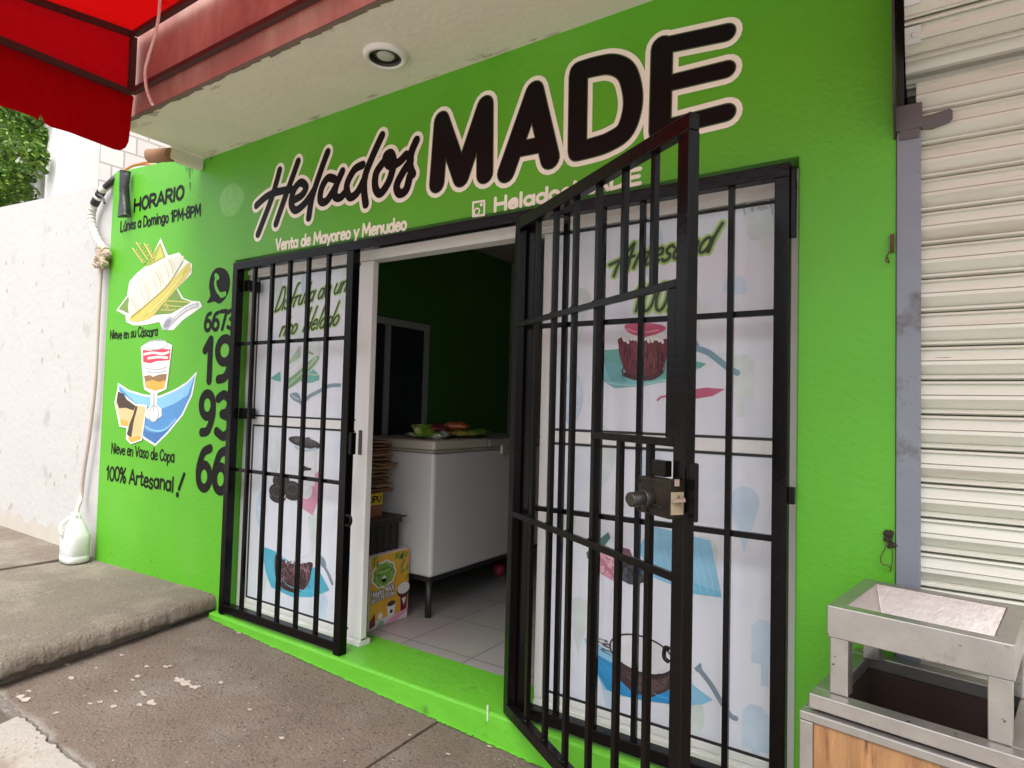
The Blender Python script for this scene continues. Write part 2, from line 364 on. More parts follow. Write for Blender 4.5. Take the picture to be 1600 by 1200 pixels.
slab('gutter', [(-3.99, yc-.01), (-3.425, yc-.01), (-3.375, yc-.25), (-3.365, -3.2), (-3.99, -3.2)], lambda x, y: zlow(x, y)-.06, .3, mat('dark_brown_concrete', (.10, .08, .06), .9, var=.3, bump=.8, bs=40), sd=21)  # lower dark brown slab in the hollow beside the gutter
rs = jag((-3.945, .05), (-3.775, -1.25), 44, .004, rj)+[(-3.72, -1.35), (-3.7, -3.2), (-5.78, -3.2)]+jag((-5.78, -.6), (-5.70, .06), 10, .004, rj)+[(-5.70, .06)]
slab('raised_sidewalk', rs, lambda x, y: .2+.022*(x+5.5)*(1 if x > -5.5 else .3)+.01*y, .32, M_conc2, res=.04, sd=13)
fr = [(-5.80, .06)]+[(-5.88, -3.2), (-30, -3.2), (-30, .06)]
slab('raised_sidewalk', fr, lambda x, y: .2+.004*(x+5.5)*-1+.01*y, .3, M_conc2, sd=17)
# battered sloping edge of the raised slab down to the sidewalk
bm = B(); n = 220; R0 = []
for k in range(n+1):
    t = k/n; y = .04-1.3*t; xt = -3.915+.17*t
    N_ = lambda f, q: noise.noise(Vector((y*f, q, 0)))+.35*noise.noise(Vector((y*f*4.3, q+20, 0)))
    j = .016*N_(5, 1)+.008*N_(17, 2); j2 = .022*N_(6, 5)+.012*N_(22, 7); j3 = .012*N_(14, 9)
    q = lambda i: .0022*noise.noise(Vector((y*(18+5*i), i*3.1, .5)))
    prof = [(xt-.05, .2335), (xt+.006+j*.4, .2305-.010*t+.002*N_(12, 4)), (xt+.020+j*.6+q(1), .222-.012*t+.004*N_(15, 6)), (xt+.032+j*.8, .205-.012*t), (xt+.034+j+q(2), .178-.012*t+j3*.6), (xt+.040+j+.5*j2+q(3), .156-.012*t+j3+q(4)), (xt+.022+j2+q(5), .143-.01*t+j3*1.2+q(6)), (xt-.03+j2, .136+j3), (xt-.08, .07)]
    R0.append([bm.verts.new((px_, y, pz_)) for px_, pz_ in prof])
for a, b in zip(R0, R0[1:]):
    for k in range(8): bm.faces.new((a[k], a[k+1], b[k+1], b[k])).smooth = (k != 5)
tag(obj('sidewalk_step', bm, M_conc2), kind='structure')
bm = B(); box(bm, -60, 60, -40, 40, -1.2, -.62); tag(obj('ground', bm, mat('dark_earth', (.05, .042, .036), .95)), kind='structure')
bm = B(); box(bm, -60, 60, -40, -3.25, -.62, -.12); tag(obj('road', bm, mat('pale_road_concrete', (.38, .36, .33), .9, bump=.4, bs=40)), kind='structure')
# pale worn band along the slab edge and paint chips
aw = Art(lambda u, v, h: (u, v, zlow(u, v)+.0045+h))
M_chip = mat('paint_chip', (.40, .34, .29), .85, var=.35, vs=40)
def GP(px, py):
    d = ray(px, py); a, b, c = -.059, -.0439, .02
    t = (a+b*CAM.x+c*CAM.y-CAM.z)/(d.z-b*d.x-c*d.y); p = CAM+d*t; return (p.x, p.y)
chips = [(281, 1064, 14), (290, 1069, 17), (302, 1075, 13), (296, 1066, 7), (311, 1074, 6), (276, 1061, 8), (105, 1040, 9), (110, 1061, 10), (215, 1058, 10), (207, 1064, 8), (190, 1025, 8), (258, 1043, 9), (266, 1042, 7),
         (225, 1087, 9), (235, 1098, 14), (240, 1102, 9), (218, 1103, 8), (222, 1083, 8), (156, 1098, 7), (177, 1105, 10), (141, 1101, 6), (181, 1082, 7), (150, 1045, 6), (148, 1024, 6),
         (345, 1068, 9), (62, 1050, 6), (46, 1081, 8), (38, 1095, 16), (30, 1090, 12), (373, 990, 9), (230, 1043, 8), (440, 1155, 7), (390, 1110, 6), (88, 1115, 6), (720, 1130, 9), (770, 1155, 9), (780, 1163, 7), (765, 1168, 7), (835, 1182, 10), (700, 1180, 6), (640, 1150, 5)]
for cx, cy, r in chips:
    c = GP(cx, cy); r *= .0021; n = 9; a0 = rj.random()*6
    aw.fill([(c[0]+r*1.1*math.cos(a0+2*math.pi*k/n)*rj.uniform(.45, 1.2), c[1]+r*.7*math.sin(a0+2*math.pi*k/n)*rj.uniform(.45, 1.2)) for k in range(n)], M_chip, .0006)
for k in range(420):
    u, v = rj.uniform(-3.8, -.6), rj.uniform(-1.15, -.05); r = rj.uniform(.0018, .005)
    aw.fill([(u+r*math.cos(2*math.pi*j/5)*rj.uniform(.5, 1.4), v+r*math.sin(2*math.pi*j/5)*rj.uniform(.5, 1.4)) for j in range(5)], M_chip if k % 3 else mat('dark_grit', (.035, .028, .024), .95), .0008)
tag(aw.done('paint_flecks', None), kind='stuff')

# ================================================================== SHOP BUILDING
XL, XR = -5.56, -.1               # green front
OX0, OX1, OZ0, OZ1 = -3.83, -.398, .14, 2.425   # door opening
shop = thing('shop_building', (-2.3, 0, 0), 'bright green painted shop front with hand lettered ice cream signs', 'shop')
bm = B()
def wallgrid(bm, x0, x1, z0, z1, y0, y1, zt=None):
    box(bm, x0, x1, y0, y1, z0, z1)
ztl = lambda x: 3.34-.10*(x+5.46)/.8 if x < -4.3 else 3.2
prism(bm, [(XL-.03, 0, -.3), (OX0, 0, -.3), (OX0, 0, OZ1), (OX1, 0, OZ1), (OX1, 0, -.3), (XR, 0, -.3), (XR, 0, 4.0), (-4.24, 0, 4.0), (-4.24, 0, 3.21), (-4.67, 0, 3.27), (-5.52, 0, 3.34), (XL-.03, 0, 3.34)], (0, .2, 0))
obj('front_wall', bm, M_green, shop, bevel=.006)
# a patched, lumpy spot in the plaster beside the sign
bm = B(); pc = PY(362, 312, 0)
bmesh.ops.create_uvsphere(bm, u_segments=40, v_segments=24, radius=1, matrix=Matrix.Translation((pc.x, .002, pc.z)) @ Matrix.Diagonal((.15, .006, .12, 1)))
for v in bm.verts: v.co.y -= .003*noise.noise(Vector((v.co.x*14, 0, v.co.z*14)))*(1 if v.co.y < 0 else 0)
obj('plaster_patch', bm, mat('patched_green', (.15, .45, .06), .38, var=.3, vs=12, bump=.5, bs=30), shop, smooth=True)
bm = B(); box(bm, OX0-.03, XR-.01, -.062, .30, -.4, .143); obj('doorstep', bm, mat('green_step_paint', (.115, .42, .025), .45, var=.15, vs=5, bump=.5, bs=22, col2=(.07, .20, .03), thr=(.63, .72), s2=6), shop, bevel=.012)
# canopy slab with worn red fascia
bm = B(); box(bm, -4.24, 1.2, -.59, 0.15, 3.19, 3.33)
for f in bm.faces:
    if f.calc_center_median().y < -.55: f.material_index = 1
box(bm, -4.235, 1.2, -.585, -.45, 3.33, 4.0, 1)
obj('canopy_slab', bm, [M_soffit, M_fascia], shop, bevel=.01)
bm = B()
for k in range(40):                # chipped plaster lip along the slab edge
    x = -4.2+k*.075; prism(bm, [(x, -.592, 3.193), (x+.08, -.592, 3.193), (x+.08, -.592+rj.uniform(.012, .03), 3.186), (x, -.592+rj.uniform(.012, .03), 3.186)], (0, 0, .005))
obj('slab_drip_edge', bm, mat('dirty_edge', (.16, .12, .09), .9, bump=.5, bs=40), shop)
bm = B(); box(bm, -4.30, -4.242, -.24, -.005, 3.11, 3.20); obj('lintel_stub', bm, M_soffit, shop, bevel=.01)
a = Art(lambda u, v, h: (u, v, 3.19-.0012-h)); M_sm = mat('soffit_smudge', (.62, .56, .45), .9, var=.3, vs=20); M_sm2 = mat('soffit_stain', (.50, .43, .33), .9, var=.4, vs=20)
for k in range(34):
    u = rj.uniform(-4.2, -1.2); v = rj.choice([rj.uniform(-.05, -.006), rj.uniform(-.05, -.006), rj.uniform(-.56, -.5), rj.uniform(-.5, -.06)]); r = rj.uniform(.012, .045) if v > -.06 or v < -.5 else rj.uniform(.003, .012)
    if k < 12: u = rj.uniform(-4.22, -3.7)
    a.fill([(u+r*1.6*math.cos(2*math.pi*j/9)*rj.uniform(.4, 1.3), min(-.003, v+r*.5*math.sin(2*math.pi*j/9)*rj.uniform(.4, 1.3))) for j in range(9)], M_sm2 if k % 3 == 0 else M_sm, 0)
tag(a.done('soffit_stains', shop), kind='stuff')
a = Art(wall3); M_dr = mat('dark_green_streak', (.05, .16, .025), .6, var=.4, vs=20)
for x, y, w_, l_ in ((296, 252, 5, 30), (300, 251, 3, 20), (291, 254, 2.5, 16), (297, 285, 3, 14), (330, 243, 3, 9), (322, 243, 2, 12)):
    a.fill([WU(x-w_/2, y), WU(x+w_/2, y-.3), WU(x+w_*.4, y+l_*.5), WU(x+w_*.15, y+l_), WU(x-w_*.3, y+l_*.6)], M_dr, 0)
for k in range(70):      # splashes and scuffs low on the wall
    u, v = rj.choice([(rj.uniform(-5.5, -3.9), .21+abs(rj.gauss(0, .10))), (rj.uniform(-.38, -.11), .12+abs(rj.gauss(0, .25)))]); r = rj.uniform(.002, .008)
    a.fill([(u+r*math.cos(2*math.pi*j/6)*rj.uniform(.4, 1.3), v+r*1.4*math.sin(2*math.pi*j/6)*rj.uniform(.4, 1.3)) for j in range(6)], M_dr if k % 2 else mat('dusty_green', (.17, .36, .08), .8), 0)
tag(a.done('wall_stains', shop), kind='stuff')
# interior
M_t = mat('x', (.5, .5, .5))
def tile_mat():
    m = bpy.data.materials.new('floor_tiles'); m.use_nodes = True; n = m.node_tree; L = n.links; b = n.nodes['Principled BSDF']
    tc = n.nodes.new('ShaderNodeTexCoord'); mp = n.nodes.new('ShaderNodeMapping'); k = 1/(.447*S)
    mp.inputs['Scale'].default_value = (k, k, k); mp.inputs['Location'].default_value = (2.078/.447, -.385/.447, 0)
    br = n.nodes.new('ShaderNodeTexBrick'); br.offset = 0; br.squash = 1
    br.inputs['Scale'].default_value = 1; br.inputs['Mortar Size'].default_value = .008; br.inputs['Brick Width'].default_value = 1; br.inputs['Row Height'].default_value = 1
    br.inputs['Color1'].default_value = (.40, .375, .355, 1); br.inputs['Color2'].default_value = (.375, .35, .33, 1); br.inputs['Mortar'].default_value = (.09, .08, .075, 1)
    nz = n.nodes.new('ShaderNodeTexNoise'); nz.inputs['Scale'].default_value = 3; nz.inputs['Detail'].default_value = 6
    mx = n.nodes.new('ShaderNodeMix'); mx.data_type = 'RGBA'; mx.blend_type = 'MULTIPLY'; mx.inputs['Factor'].default_value = .35
    L.new(tc.outputs['Object'], mp.inputs[0]); L.new(mp.outputs[0], br.inputs['Vector']); L.new(tc.outputs['Object'], nz.inputs['Vector'])
    L.new(br.outputs['Color'], mx.inputs['A']); L.new(nz.outputs['Color'], mx.inputs['B']); L.new(mx.outputs['Result'], b.inputs['Base Color'])
    b.inputs['Roughness'].default_value = .28; return m
bm = B(); box(bm, -4.0, -.2, .302, 3.5, 0.0, .138); tag(obj('floor', bm, tile_mat()), kind='structure')
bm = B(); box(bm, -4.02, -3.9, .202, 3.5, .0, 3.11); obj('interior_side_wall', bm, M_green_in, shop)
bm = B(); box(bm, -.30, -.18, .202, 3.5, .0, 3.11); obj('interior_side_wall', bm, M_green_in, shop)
bm = B(); box(bm, -3.899, -.301, 3.36, 3.5, .0, 3.11); obj('interior_back_wall', bm, mat('dull_cream_wall', (.36, .34, .3), .8), shop)
bm = B(); box(bm, -4.02, -.18, .202, 3.5, 3.112, 3.25); obj('interior_ceiling', bm, mat('ceiling_plaster', (.45, .43, .38), .9), shop)

# ---- painted lettering, main sign
BIGL = [(.054, M_cream, .0002), (.010, mat('dark_green_line', (.05, .10, .03), .5), .0012), (.0, M_ink, .0022)]  # thin dark green line between the black letters and cream outline
a = Art(wall3)
def traced(art, strokes, wd, layers):
    for ex, m, h in layers:
        for st in strokes:
            typ, pts = st[:2]; w_ = st[2] if len(st) > 2 else wd
            art.stroke([WU(*p) for p in pts], w_+ex, m, h, typ == 'C', typ == 'O')
c5 = lambda p: cv(p, 660, 0, 2.963)
MADE = [('S', c5([(68, 850), (90, 560)])), ('S', c5([(90, 560), (180, 822)])), ('S', c5([(180, 822), (292, 490)])), ('S', c5([(292, 490), (290, 805)])),
        ('S', c5([(520, 425), (388, 800)])), ('S', c5([(520, 425), (592, 735)])), ('S', c5([(440, 693), (565, 668)]), .07),
        ('S', c5([(723, 345), (718, 690)]), .088), ('C', c5([(723, 332), (800, 310), (880, 300), (945, 335), (974, 430), (970, 520), (935, 610), (860, 660), (790, 684), (718, 702)]), .082),
        ('S', c5([(1110, 220), (1100, 600)]), .088), ('S', c5([(1108, 215), (1410, 152)]), .064), ('S', c5([(1108, 395), (1410, 322)]), .062), ('S', c5([(1100, 600), (1410, 522)]), .064)]
traced(a, MADE, .094, BIGL)
a.done('shop_name_lettering', shop, 'MADE in thick black rounded capitals outlined in cream')
a = Art(wall3)
c4 = lambda p: cv(p, 350, 130, 4)
HEL = [('C', [(350, 545), (330, 620), (295, 735), (215, 945)]), ('C', [(465, 490), (430, 590), (375, 740), (327, 880)]), ('C', [(205, 765), (265, 712), (330, 682), (425, 664)]),
       ('C', [(432, 735), (490, 700), (515, 650), (480, 622), (440, 670), (422, 750), (450, 795), (510, 750), (565, 670)]),
       ('C', [(650, 432), (600, 570), (552, 720), (532, 842)]), ('C', [(692, 600), (650, 595), (612, 660), (605, 735), (645, 735), (705, 640)]),
       ('C', [(742, 552), (705, 640), (695, 705), (730, 715), (772, 668)]), ('C', [(868, 512), (815, 545), (770, 640), (788, 712), (835, 685), (885, 590)]),
       ('C', [(990, 328), (930, 460), (885, 580), (878, 670), (888, 758)]), ('C', [(1010, 482), (955, 560), (948, 650), (980, 690), (1035, 610), (1062, 500), (1045, 440), (1012, 462), (1035, 515), (1095, 495), (1140, 450)]),
       ('C', [(1205, 358), (1172, 440), (1165, 520), (1182, 570)]), ('C', [(1168, 490), (1120, 560), (1082, 640), (1098, 690), (1140, 668), (1165, 580)])]
traced(a, [(t, c4(p)) for t, p in HEL], .050, [(.046, M_cream, .0002), (.0, M_ink, .0018)])
a.done('shop_name_lettering', shop, 'Helados in black brush script outlined in cream')
a = Art(wall3)
write(a, 'Venta de Mayoreo y Menudeo', WU(431, 393), WU(636, 360.5), .082, .0155, [(0, M_cream, .0004)])
a.done('sales_lettering', shop, 'Venta de Mayoreo y Menudeo in small cream letters')
a = Art(wall3)
write(a, 'HeladosMADE', WU(772, 333), WU(1004, 289), .078, .0175, [(0, M_cream, .0004)])
a.done('account_lettering', shop, 'HeladosMADE in small cream letters'); a = Art(wall3)
q = [WU(*p) for p in c5([(236, 938), (288, 930), (287, 995), (235, 1002)])]
for k in range(4): a.stroke([q[k], q[(k+1) % 4]], .011, M_cream, .0006, False)
a.ring(WU(*c5([(253, 980)])[0]), .016, .016, .008, M_cream, .0006); a.disc(WU(*c5([(274, 948)])[0]), .009, .009, M_cream, .0006)
a.done('camera_icon', shop)
# ---- left section
a = Art(wall3)
write(a, 'HORARIO', WU(209, 333), WU(288, 312), .118, .026, [(0, M_ink, .0004)])
write(a, 'Lúnes a Domingo 1PM-8PM', WU(188, 363), WU(314, 339), .095, .0165, [(0, M_ink, .0004)], jit=.05)
a.done('schedule_lettering', shop)
a = Art(wall3)
write(a, 'Nieve en su Cáscara', WU(172, 531), WU(247, 526), .082, .013, [(0, M_ink, .0004)], jit=.06)
a.done('caption_lettering', shop, 'Nieve en su Cascara under the corn painting')
a = Art(wall3)
write(a, 'Nieve en Vaso de Copa', WU(174, 709), WU(273, 724), .092, .0135, [(0, M_ink, .0004)], jit=.06)
a.done('caption_lettering', shop, 'Nieve en Vaso de Copa under the cup painting'); a = Art(wall3)
write(a, '100% Artesanal', WU(166, 750), WU(272, 771), .125, .02, [(0, M_ink, .0004)], jit=.06)
a.stroke([WU(288, 741), WU(280, 764)], .03, M_ink, .0004, False); a.disc(WU(277.5, 773), .02, .02, M_ink, .0006)
a.done('caption_lettering', shop, '100% Artesanal! in bigger letters')
a = Art(wall3)
write(a, '6673', WU(319, 520), WU(367, 516), .148, .028, [(0, M_ink, .0004)])
write(a, '19', WU(316, 602), WU(366, 602), .34, .062, [(0, M_ink, .0004)])
write(a, '93', WU(310, 684), WU(362, 691), .335, .062, [(0, M_ink, .0004)])
write(a, '66', WU(306.5, 768), WU(358, 777), .34, .062, [(0, M_ink, .0004)])
a.done('phone_number', shop)
a = Art(wall3)
c2 = lambda p: cv(p, 150, 250, 4); c3 = lambda p: cv(p, 150, 500, 4)
U = lambda pts: [WU(*p) for p in pts]
a.fill(U(c2([(775, 672), (815, 690), (836, 740), (832, 810), (805, 870), (770, 898), (740, 885), (695, 893), (715, 850), (708, 790), (718, 725), (742, 685)])), M_ink, .0004, True)
a.stroke(U(c2([(755, 735), (748, 775), (765, 825), (795, 850)])), .026, M_green, .0016)
a.stroke(U(c2([(752, 722), (765, 735)])), .036, M_green, .0022); a.stroke(U(c2([(785, 845), (808, 838)])), .036, M_green, .0022)
a.done('chat_icon', shop)
# ---- corn painting
Pw = paint('white', (.74, .74, .68)); Po = paint('olive', (.30, .34, .05)); Pol = paint('olive_light', (.50, .48, .10)); Pc = paint('ice_cream', (.62, .60, .50)); Py = paint('husk_yellow', (.56, .46, .10))
Pg = paint('leaf_green', (.16, .27, .05)); Pgr = paint('spoon_grey', (.42, .42, .46)); Pt = paint('tan_line', (.45, .36, .2)); Pk = paint('dark_line', (.2, .2, .06))
a = Art(wall3)
a.fill(U(c2([(405, 488), (452, 598), (520, 578), (552, 618), (602, 650), (597, 712), (512, 802), (545, 862), (600, 880), (650, 884), (664, 915), (610, 955), (545, 1000), (485, 1062), (420, 1064), (398, 1012), (300, 1032), (235, 1034), (190, 1012), (185, 970), (128, 940), (195, 850), (210, 760), (256, 708), (328, 650)])), Pw, .0003)
a.fill(U(c2([(404, 512), (438, 606), (330, 664), (312, 664)])), Po, .001); a.fill(U(c2([(404, 540), (425, 606), (365, 636)])), Pol, .0016)
a.fill(U(c2([(142, 932), (205, 850), (212, 962)])), Pg, .001)
a.fill(U(c2([(505, 806), (538, 868), (598, 888), (470, 960), (340, 972), (430, 870)])), Pg, .001)
for p in ([(440, 880), (520, 885), (590, 890)], [(430, 905), (500, 915), (540, 915)], [(410, 935), (460, 940), (500, 935)]): a.stroke(U(c2(p)), .008, Pol, .0016)
a.fill(U(c2([(535, 600), (545, 626), (440, 790), (330, 890), (230, 980), (206, 950), (206, 890), (230, 790), (282, 722), (380, 662), (470, 618)])), Pc, .0015, True)
for k in range(7):
    x = 225+k*38; y = 930-k*42
    a.stroke(U(c2([(x, y-60), (x+22, y-20), (x+32, y+30)])), .008, Pw if k % 2 else Pt, .0022)
    a.stroke(U(c2([(x+14, y-72), (x+34, y-30), (x+46, y+10)])), .005, Pt, .0023)
a.fill(U(c2([(572, 648), (592, 668), (585, 706), (520, 790), (430, 890), (340, 988), (240, 1010), (212, 985), (330, 890), (450, 780)])), Py, .002, True)
a.stroke(U(c2([(570, 665), (500, 770), (400, 885), (300, 975)])), .026, Pol, .0028); a.stroke(U(c2([(545, 720), (450, 840), (340, 955)])), .010, paint('husk_light', (.70, .62, .25)), .0033)
a.stroke(U(c2([(548, 632), (450, 785), (330, 895), (225, 985)])), .007, Pk, .0033)
a.stroke(U(c2([(435, 885), (455, 930)])), .012, Py, .003); a.stroke(U(c2([(425, 900), (448, 940)])), .008, Pt, .0034)
a.stroke(U(c2([(480, 1010), (525, 965), (580, 925), (640, 905)])), .030, Pgr, .0022); a.disc(WU(*c2([(450, 1022)])[0]), .075, .040, Pgr, .0022, .45); a.disc(WU(*c2([(450, 1022)])[0]), .050, .024, paint('spoon_dark', (.25, .25, .28)), .003, .45)
a.stroke(U(c2([(500, 990), (560, 940), (630, 908)])), .008, Pw, .003)
for x0, y0, x1, y1 in ((310, 655, 245, 560), (345, 640, 265, 520), (370, 625, 318, 530)):
    for k in range(9):
        t = .1+k*.1; cx, cy = x0+(x1-x0)*t, y0+(y1-y0)*t
        for sg in (-1, 1): a.stroke(U(c2([(cx, cy), (cx+sg*13-6, cy-13+sg*3)])), .010, Pol if k % 2 else paint('wheat', (.66, .55, .16)), .0022+.0001*k)
    a.stroke(U(c2([(x0, y0), (x1, y1)])), .005, Pk, .0035, False)
a.done('corn_painting', shop)
# ---- cup, napkin and cake painting
a = Art(wall3)
Pb = paint('napkin_blue', (.08, .25, .52)); Pbl = paint('napkin_light', (.22, .48, .70)); Pbd = paint('napkin_dark', (.05, .15, .38)); Pr = paint('strawberry', (.62, .05, .08)); Pbr = paint('cake_brown', (.055, .035, .022)); Pca = paint('cake_cream', (.68, .46, .22)); Por = paint('custard', (.72, .36, .06)); Pbr2 = paint('crumb', (.26, .15, .06))
a.fill(U(c3([(632, 322), (604, 470), (545, 595), (455, 705), (372, 788), (296, 742), (135, 520), (138, 392), (205, 436), (300, 465), (400, 474), (500, 430), (570, 386)])), Pw, .0003)
a.fill(U(c3([(622, 345), (594, 468), (536, 590), (448, 698), (372, 774), (305, 732), (148, 520), (146, 410), (205, 448), (300, 477), (400, 486), (500, 442), (572, 398)])), Pb, .0008)
a.fill(U(c3([(620, 348), (575, 470), (500, 520), (400, 560), (250, 520), (148, 420), (205, 448), (300, 477), (400, 486), (500, 442), (572, 398)])), Pbl, .0013)
a.fill(U(c3([(460, 680), (372, 772), (308, 730), (300, 690), (360, 705), (410, 700)])), Pbd, .0013)
a.stroke(U(c3([(300, 660), (360, 690), (430, 685), (500, 620)])), .014, Pbl, .0018)
a.fill(U(c3([(284, 168), (322, 140), (380, 132), (438, 135), (480, 158), (462, 300), (444, 432), (388, 458), (382, 530), (412, 555), (414, 600), (362, 636), (316, 608), (316, 566), (344, 535), (344, 458), (304, 434), (290, 300)])), Pw, .0024)
a.fill(U(c3([(296, 186), (345, 192), (400, 178), (470, 184), (462, 252), (380, 258), (340, 272), (299, 262)])), Pr, .003)
for p in ([(305, 215), (360, 205), (420, 212), (460, 200)], [(330, 240), (390, 232), (450, 236)]): a.stroke(U(c3(p)), .018, Pw, .0037)
for p in ([(310, 300), (380, 312), (445, 295)], [(320, 322), (390, 330), (440, 318)]): a.stroke(U(c3(p)), .010, Pgr, .0032)
a.fill(U(c3([(304, 350), (340, 344), (360, 355), (400, 340), (447, 336), (440, 384), (312, 392)])), Pbr2, .003)
a.fill(U(c3([(308, 388), (360, 375), (400, 388), (440, 374), (428, 428), (372, 442), (316, 424)])), Por, .0036)
a.ring(WU(*c3([(380, 155)])[0]), .16, .034, .008, Pgr, .0036)
a.ring(WU(*c3([(364, 585)])[0]), .068, .058, .012, Pgr, .0032); a.stroke(U(c3([(364, 465), (366, 520), (362, 560)])), .02, Pgr, .0034)
a.fill(U(c3([(138, 434), (252, 524), (326, 532), (292, 752), (222, 776), (192, 745), (196, 674), (152, 668), (120, 516)])), Pw, .0042)
a.fill(U(c3([(142, 446), (250, 535), (316, 542), (285, 745), (224, 766), (202, 738), (206, 664), (160, 660), (130, 520)])), Pca, .0047)
a.fill(U(c3([(142, 446), (178, 462), (200, 500), (252, 536), (240, 566), (190, 548), (150, 552), (134, 510)])), Pbr, .0053)
a.fill(U(c3([(252, 538), (266, 540), (240, 640), (226, 735), (198, 715), (214, 650), (235, 600)])), Pbr, .0053)
a.fill(U(c3([(156, 622), (205, 632), (206, 664), (160, 660)])), Por, .0053); a.fill(U(c3([(206, 738), (288, 722), (285, 745), (224, 766)])), Por, .0053)
a.done('dessert_painting', shop)
# green paint smeared over the edge of the concrete
a = Art(lambda u, v, h: (u, v, zlow(u, v)+.003+h)); P_ = [(-3.86, -.05)]; n = 260
E_ = [(-3.86+3.2*k/n, -.066-.010*max(0, noise.noise(Vector((k*.21, 0, 2)))+.25)-.008*rj.random()*(rj.random() < .4)) for k in range(n+1)]
for p, q in zip(E_, E_[1:]): a.fill([(p[0], -.058), p, q, (q[0], -.058)], MATS['green_step_paint'], 0)
a.done('paint_smear', shop)
# drip of white paint on the step
bm = B(); p = PY(762, 1102, -.064); q = PY(762, 1126, -.064); bar(bm, p, q, .007, .004); obj('paint_drip', bm, Pw, shop)

# ---- recessed light in the soffit
lc = Vector((-2.2, -.285, 3.19)); lt = thing('recessed_light', lc, 'round white recessed downlight set in the cream canopy ceiling, unlit', 'light')
def annulus(bm, c, r0, r1, z0, z1, n=40):
    rings = []
    for r, z in ((r0, z1), (r0, z0), (r0*.55+r1*.45, z0-.004), (r1-.006, z0), (r1, z1)): rings.append([bm.verts.new((c.x+r*math.cos(2*math.pi*k/n), c.y+r*math.sin(2*math.pi*k/n), z)) for k in range(n)])
    for A, Q in zip(rings, rings[1:]):
        for k in range(n): bm.faces.new((A[k], A[(k+1) % n], Q[(k+1) % n], Q[k])).smooth = True
bm = B(); annulus(bm, lc, .078, .108, 3.170, 3.1895); obj('trim_ring', bm, mat('white_trim', (.75, .73, .68), .4), lt)
bm = B(); n = 32
rr = [[bm.verts.new((lc.x+r*math.cos(2*math.pi*k/n), lc.y+r*math.sin(2*math.pi*k/n), z)) for k in range(n)] for r, z in ((.0775, 3.173), (.058, 3.1885))]
for k in range(n): bm.faces.new((rr[0][k], rr[1][k], rr[1][(k+1) % n], rr[0][(k+1) % n])).smooth = True
bm.faces.new(rr[1]); obj('dark_recess', bm, mat('dark_recess', (.015, .013, .013), .35), lt)
bm = B(); bmesh.ops.create_uvsphere(bm, u_segments=24, v_segments=12, radius=.044, matrix=Matrix.Translation((lc.x-.004, lc.y+.006, 3.1885)) @ Matrix.Diagonal((1, 1, .3, 1))); obj('bulb', bm, mat('lamp_glass', (.5, .47, .42), .15), lt, smooth=True)

# ================================================================== AWNING
ax0, ay0 = -3.96, -.63
M_t1 = tarp_mat('red_tarp', (.52, .004, .004)); M_t2 = tarp_mat('red_tarp_side', (.55, .005, .010))
aw_ = thing('awning', (ax0, ay0, 3.3), 'bright red tarpaulin awning on a dark steel frame along the canopy edge', 'awning')
zu = lambda y: 3.665-.142*(-.63-y)*1.0
YF = -1.68
bm = B(); n = 14
for i in range(n):
    for (xa, xb) in ((ax0-.02, 1.6),):
        y0 = ay0+(YF-ay0)*i/n; y1 = ay0+(YF-ay0)*(i+1)/n
        vs = [bm.verts.new(p) for p in ((xa, y0, zu(y0)+.03), (xb, y0, zu(y0)+.03), (xb, y1, zu(y1)+.03), (xa, y1, zu(y1)+.03))]; bm.faces.new(vs)
bmesh.ops.remove_doubles(bm, verts=bm.verts, dist=1e-4); obj('roof_tarp', bm, M_t1, aw_)
bm = B(); xs = ax0-.028
bm.faces.new([bm.verts.new(p) for p in ((xs, ay0, zu(ay0)+.03), (xs, YF, zu(YF)+.03), (xs, YF, 3.30), (xs, ay0, 3.30))]); obj('side_tarp', bm, M_t2, aw_)
bm = B(); xv = ax0-.034
vp = [(0, 165), (30, 174), (55, 183), (60, 189), (63, 176), (70, 192), (80, 198), (110, 207), (150, 222), (178, 233), (188, 235), (196, 231), (201, 222), (203, 205), (207, 165), (209, 152)]
pts = [PX(px, py, xv) for px, py in vp]
pts = [Vector((xv, YF, 2.93))]+[Vector((xv, -1.3-.0, 2.95))]+pts+[Vector((xv, ay0+.005, 3.33)), Vector((xv, YF, 3.33))]
vs = [bm.verts.new(p) for p in pts]
for t in tessellate_polygon([[Vector((p.y, p.z, 0)) for p in pts]]): bm.faces.new([vs[i] for i in t])
o = obj('valance', bm, M_t2, aw_); sm = o.modifiers.new('thick', 'SOLIDIFY'); sm.thickness = .004
bm = B(); bm.faces.new([bm.verts.new(p) for p in ((ax0, YF-.02, zu(YF)+.03), (1.6, YF-.02, zu(YF)+.03), (1.6, YF-.02, 3.02), (ax0, YF-.02, 3.02))]); obj('valance', bm, M_t2, aw_)
M_bar = mat('dark_red_brown_steel', (.055, .028, .026), .5, var=.3, vs=12)
def ab(p, q, w=.032, d=.032):
    bm = B(); bar(bm, p, q, w, d); obj('frame_bar', bm, M_bar, aw_, bevel=.002)
ab((ax0, ay0, 3.312), (ax0, YF, 3.312)); ab((ax0, ay0, zu(ay0)), (ax0, YF, zu(YF))); ab((ax0, ay0, 3.33), (ax0, ay0, zu(ay0)-.018))
ab((ax0+.018, ay0+.0, 3.312), (1.6, ay0+.0, 3.312), .03); ab((ax0+.018, ay0, zu(ay0)), (1.6, ay0, zu(ay0)), .03)
ab((ax0, YF, 3.33), (ax0, YF, zu(YF)-.018)); ab((ax0+.018, YF, zu(YF)), (1.6, YF, zu(YF)))
for x in (-2.2, -.4, 1.4): ab((x, ay0-.02, zu(ay0)-.0), (x, YF+.02, zu(YF)-.0), .025, .025)
bm = B(); cb = [PY(px, py, -.70) for px, py in ((253, -30), (250, 0), (248, 25), (242, 55), (233, 85), (227, 110), (229, 138), (238, 163))]
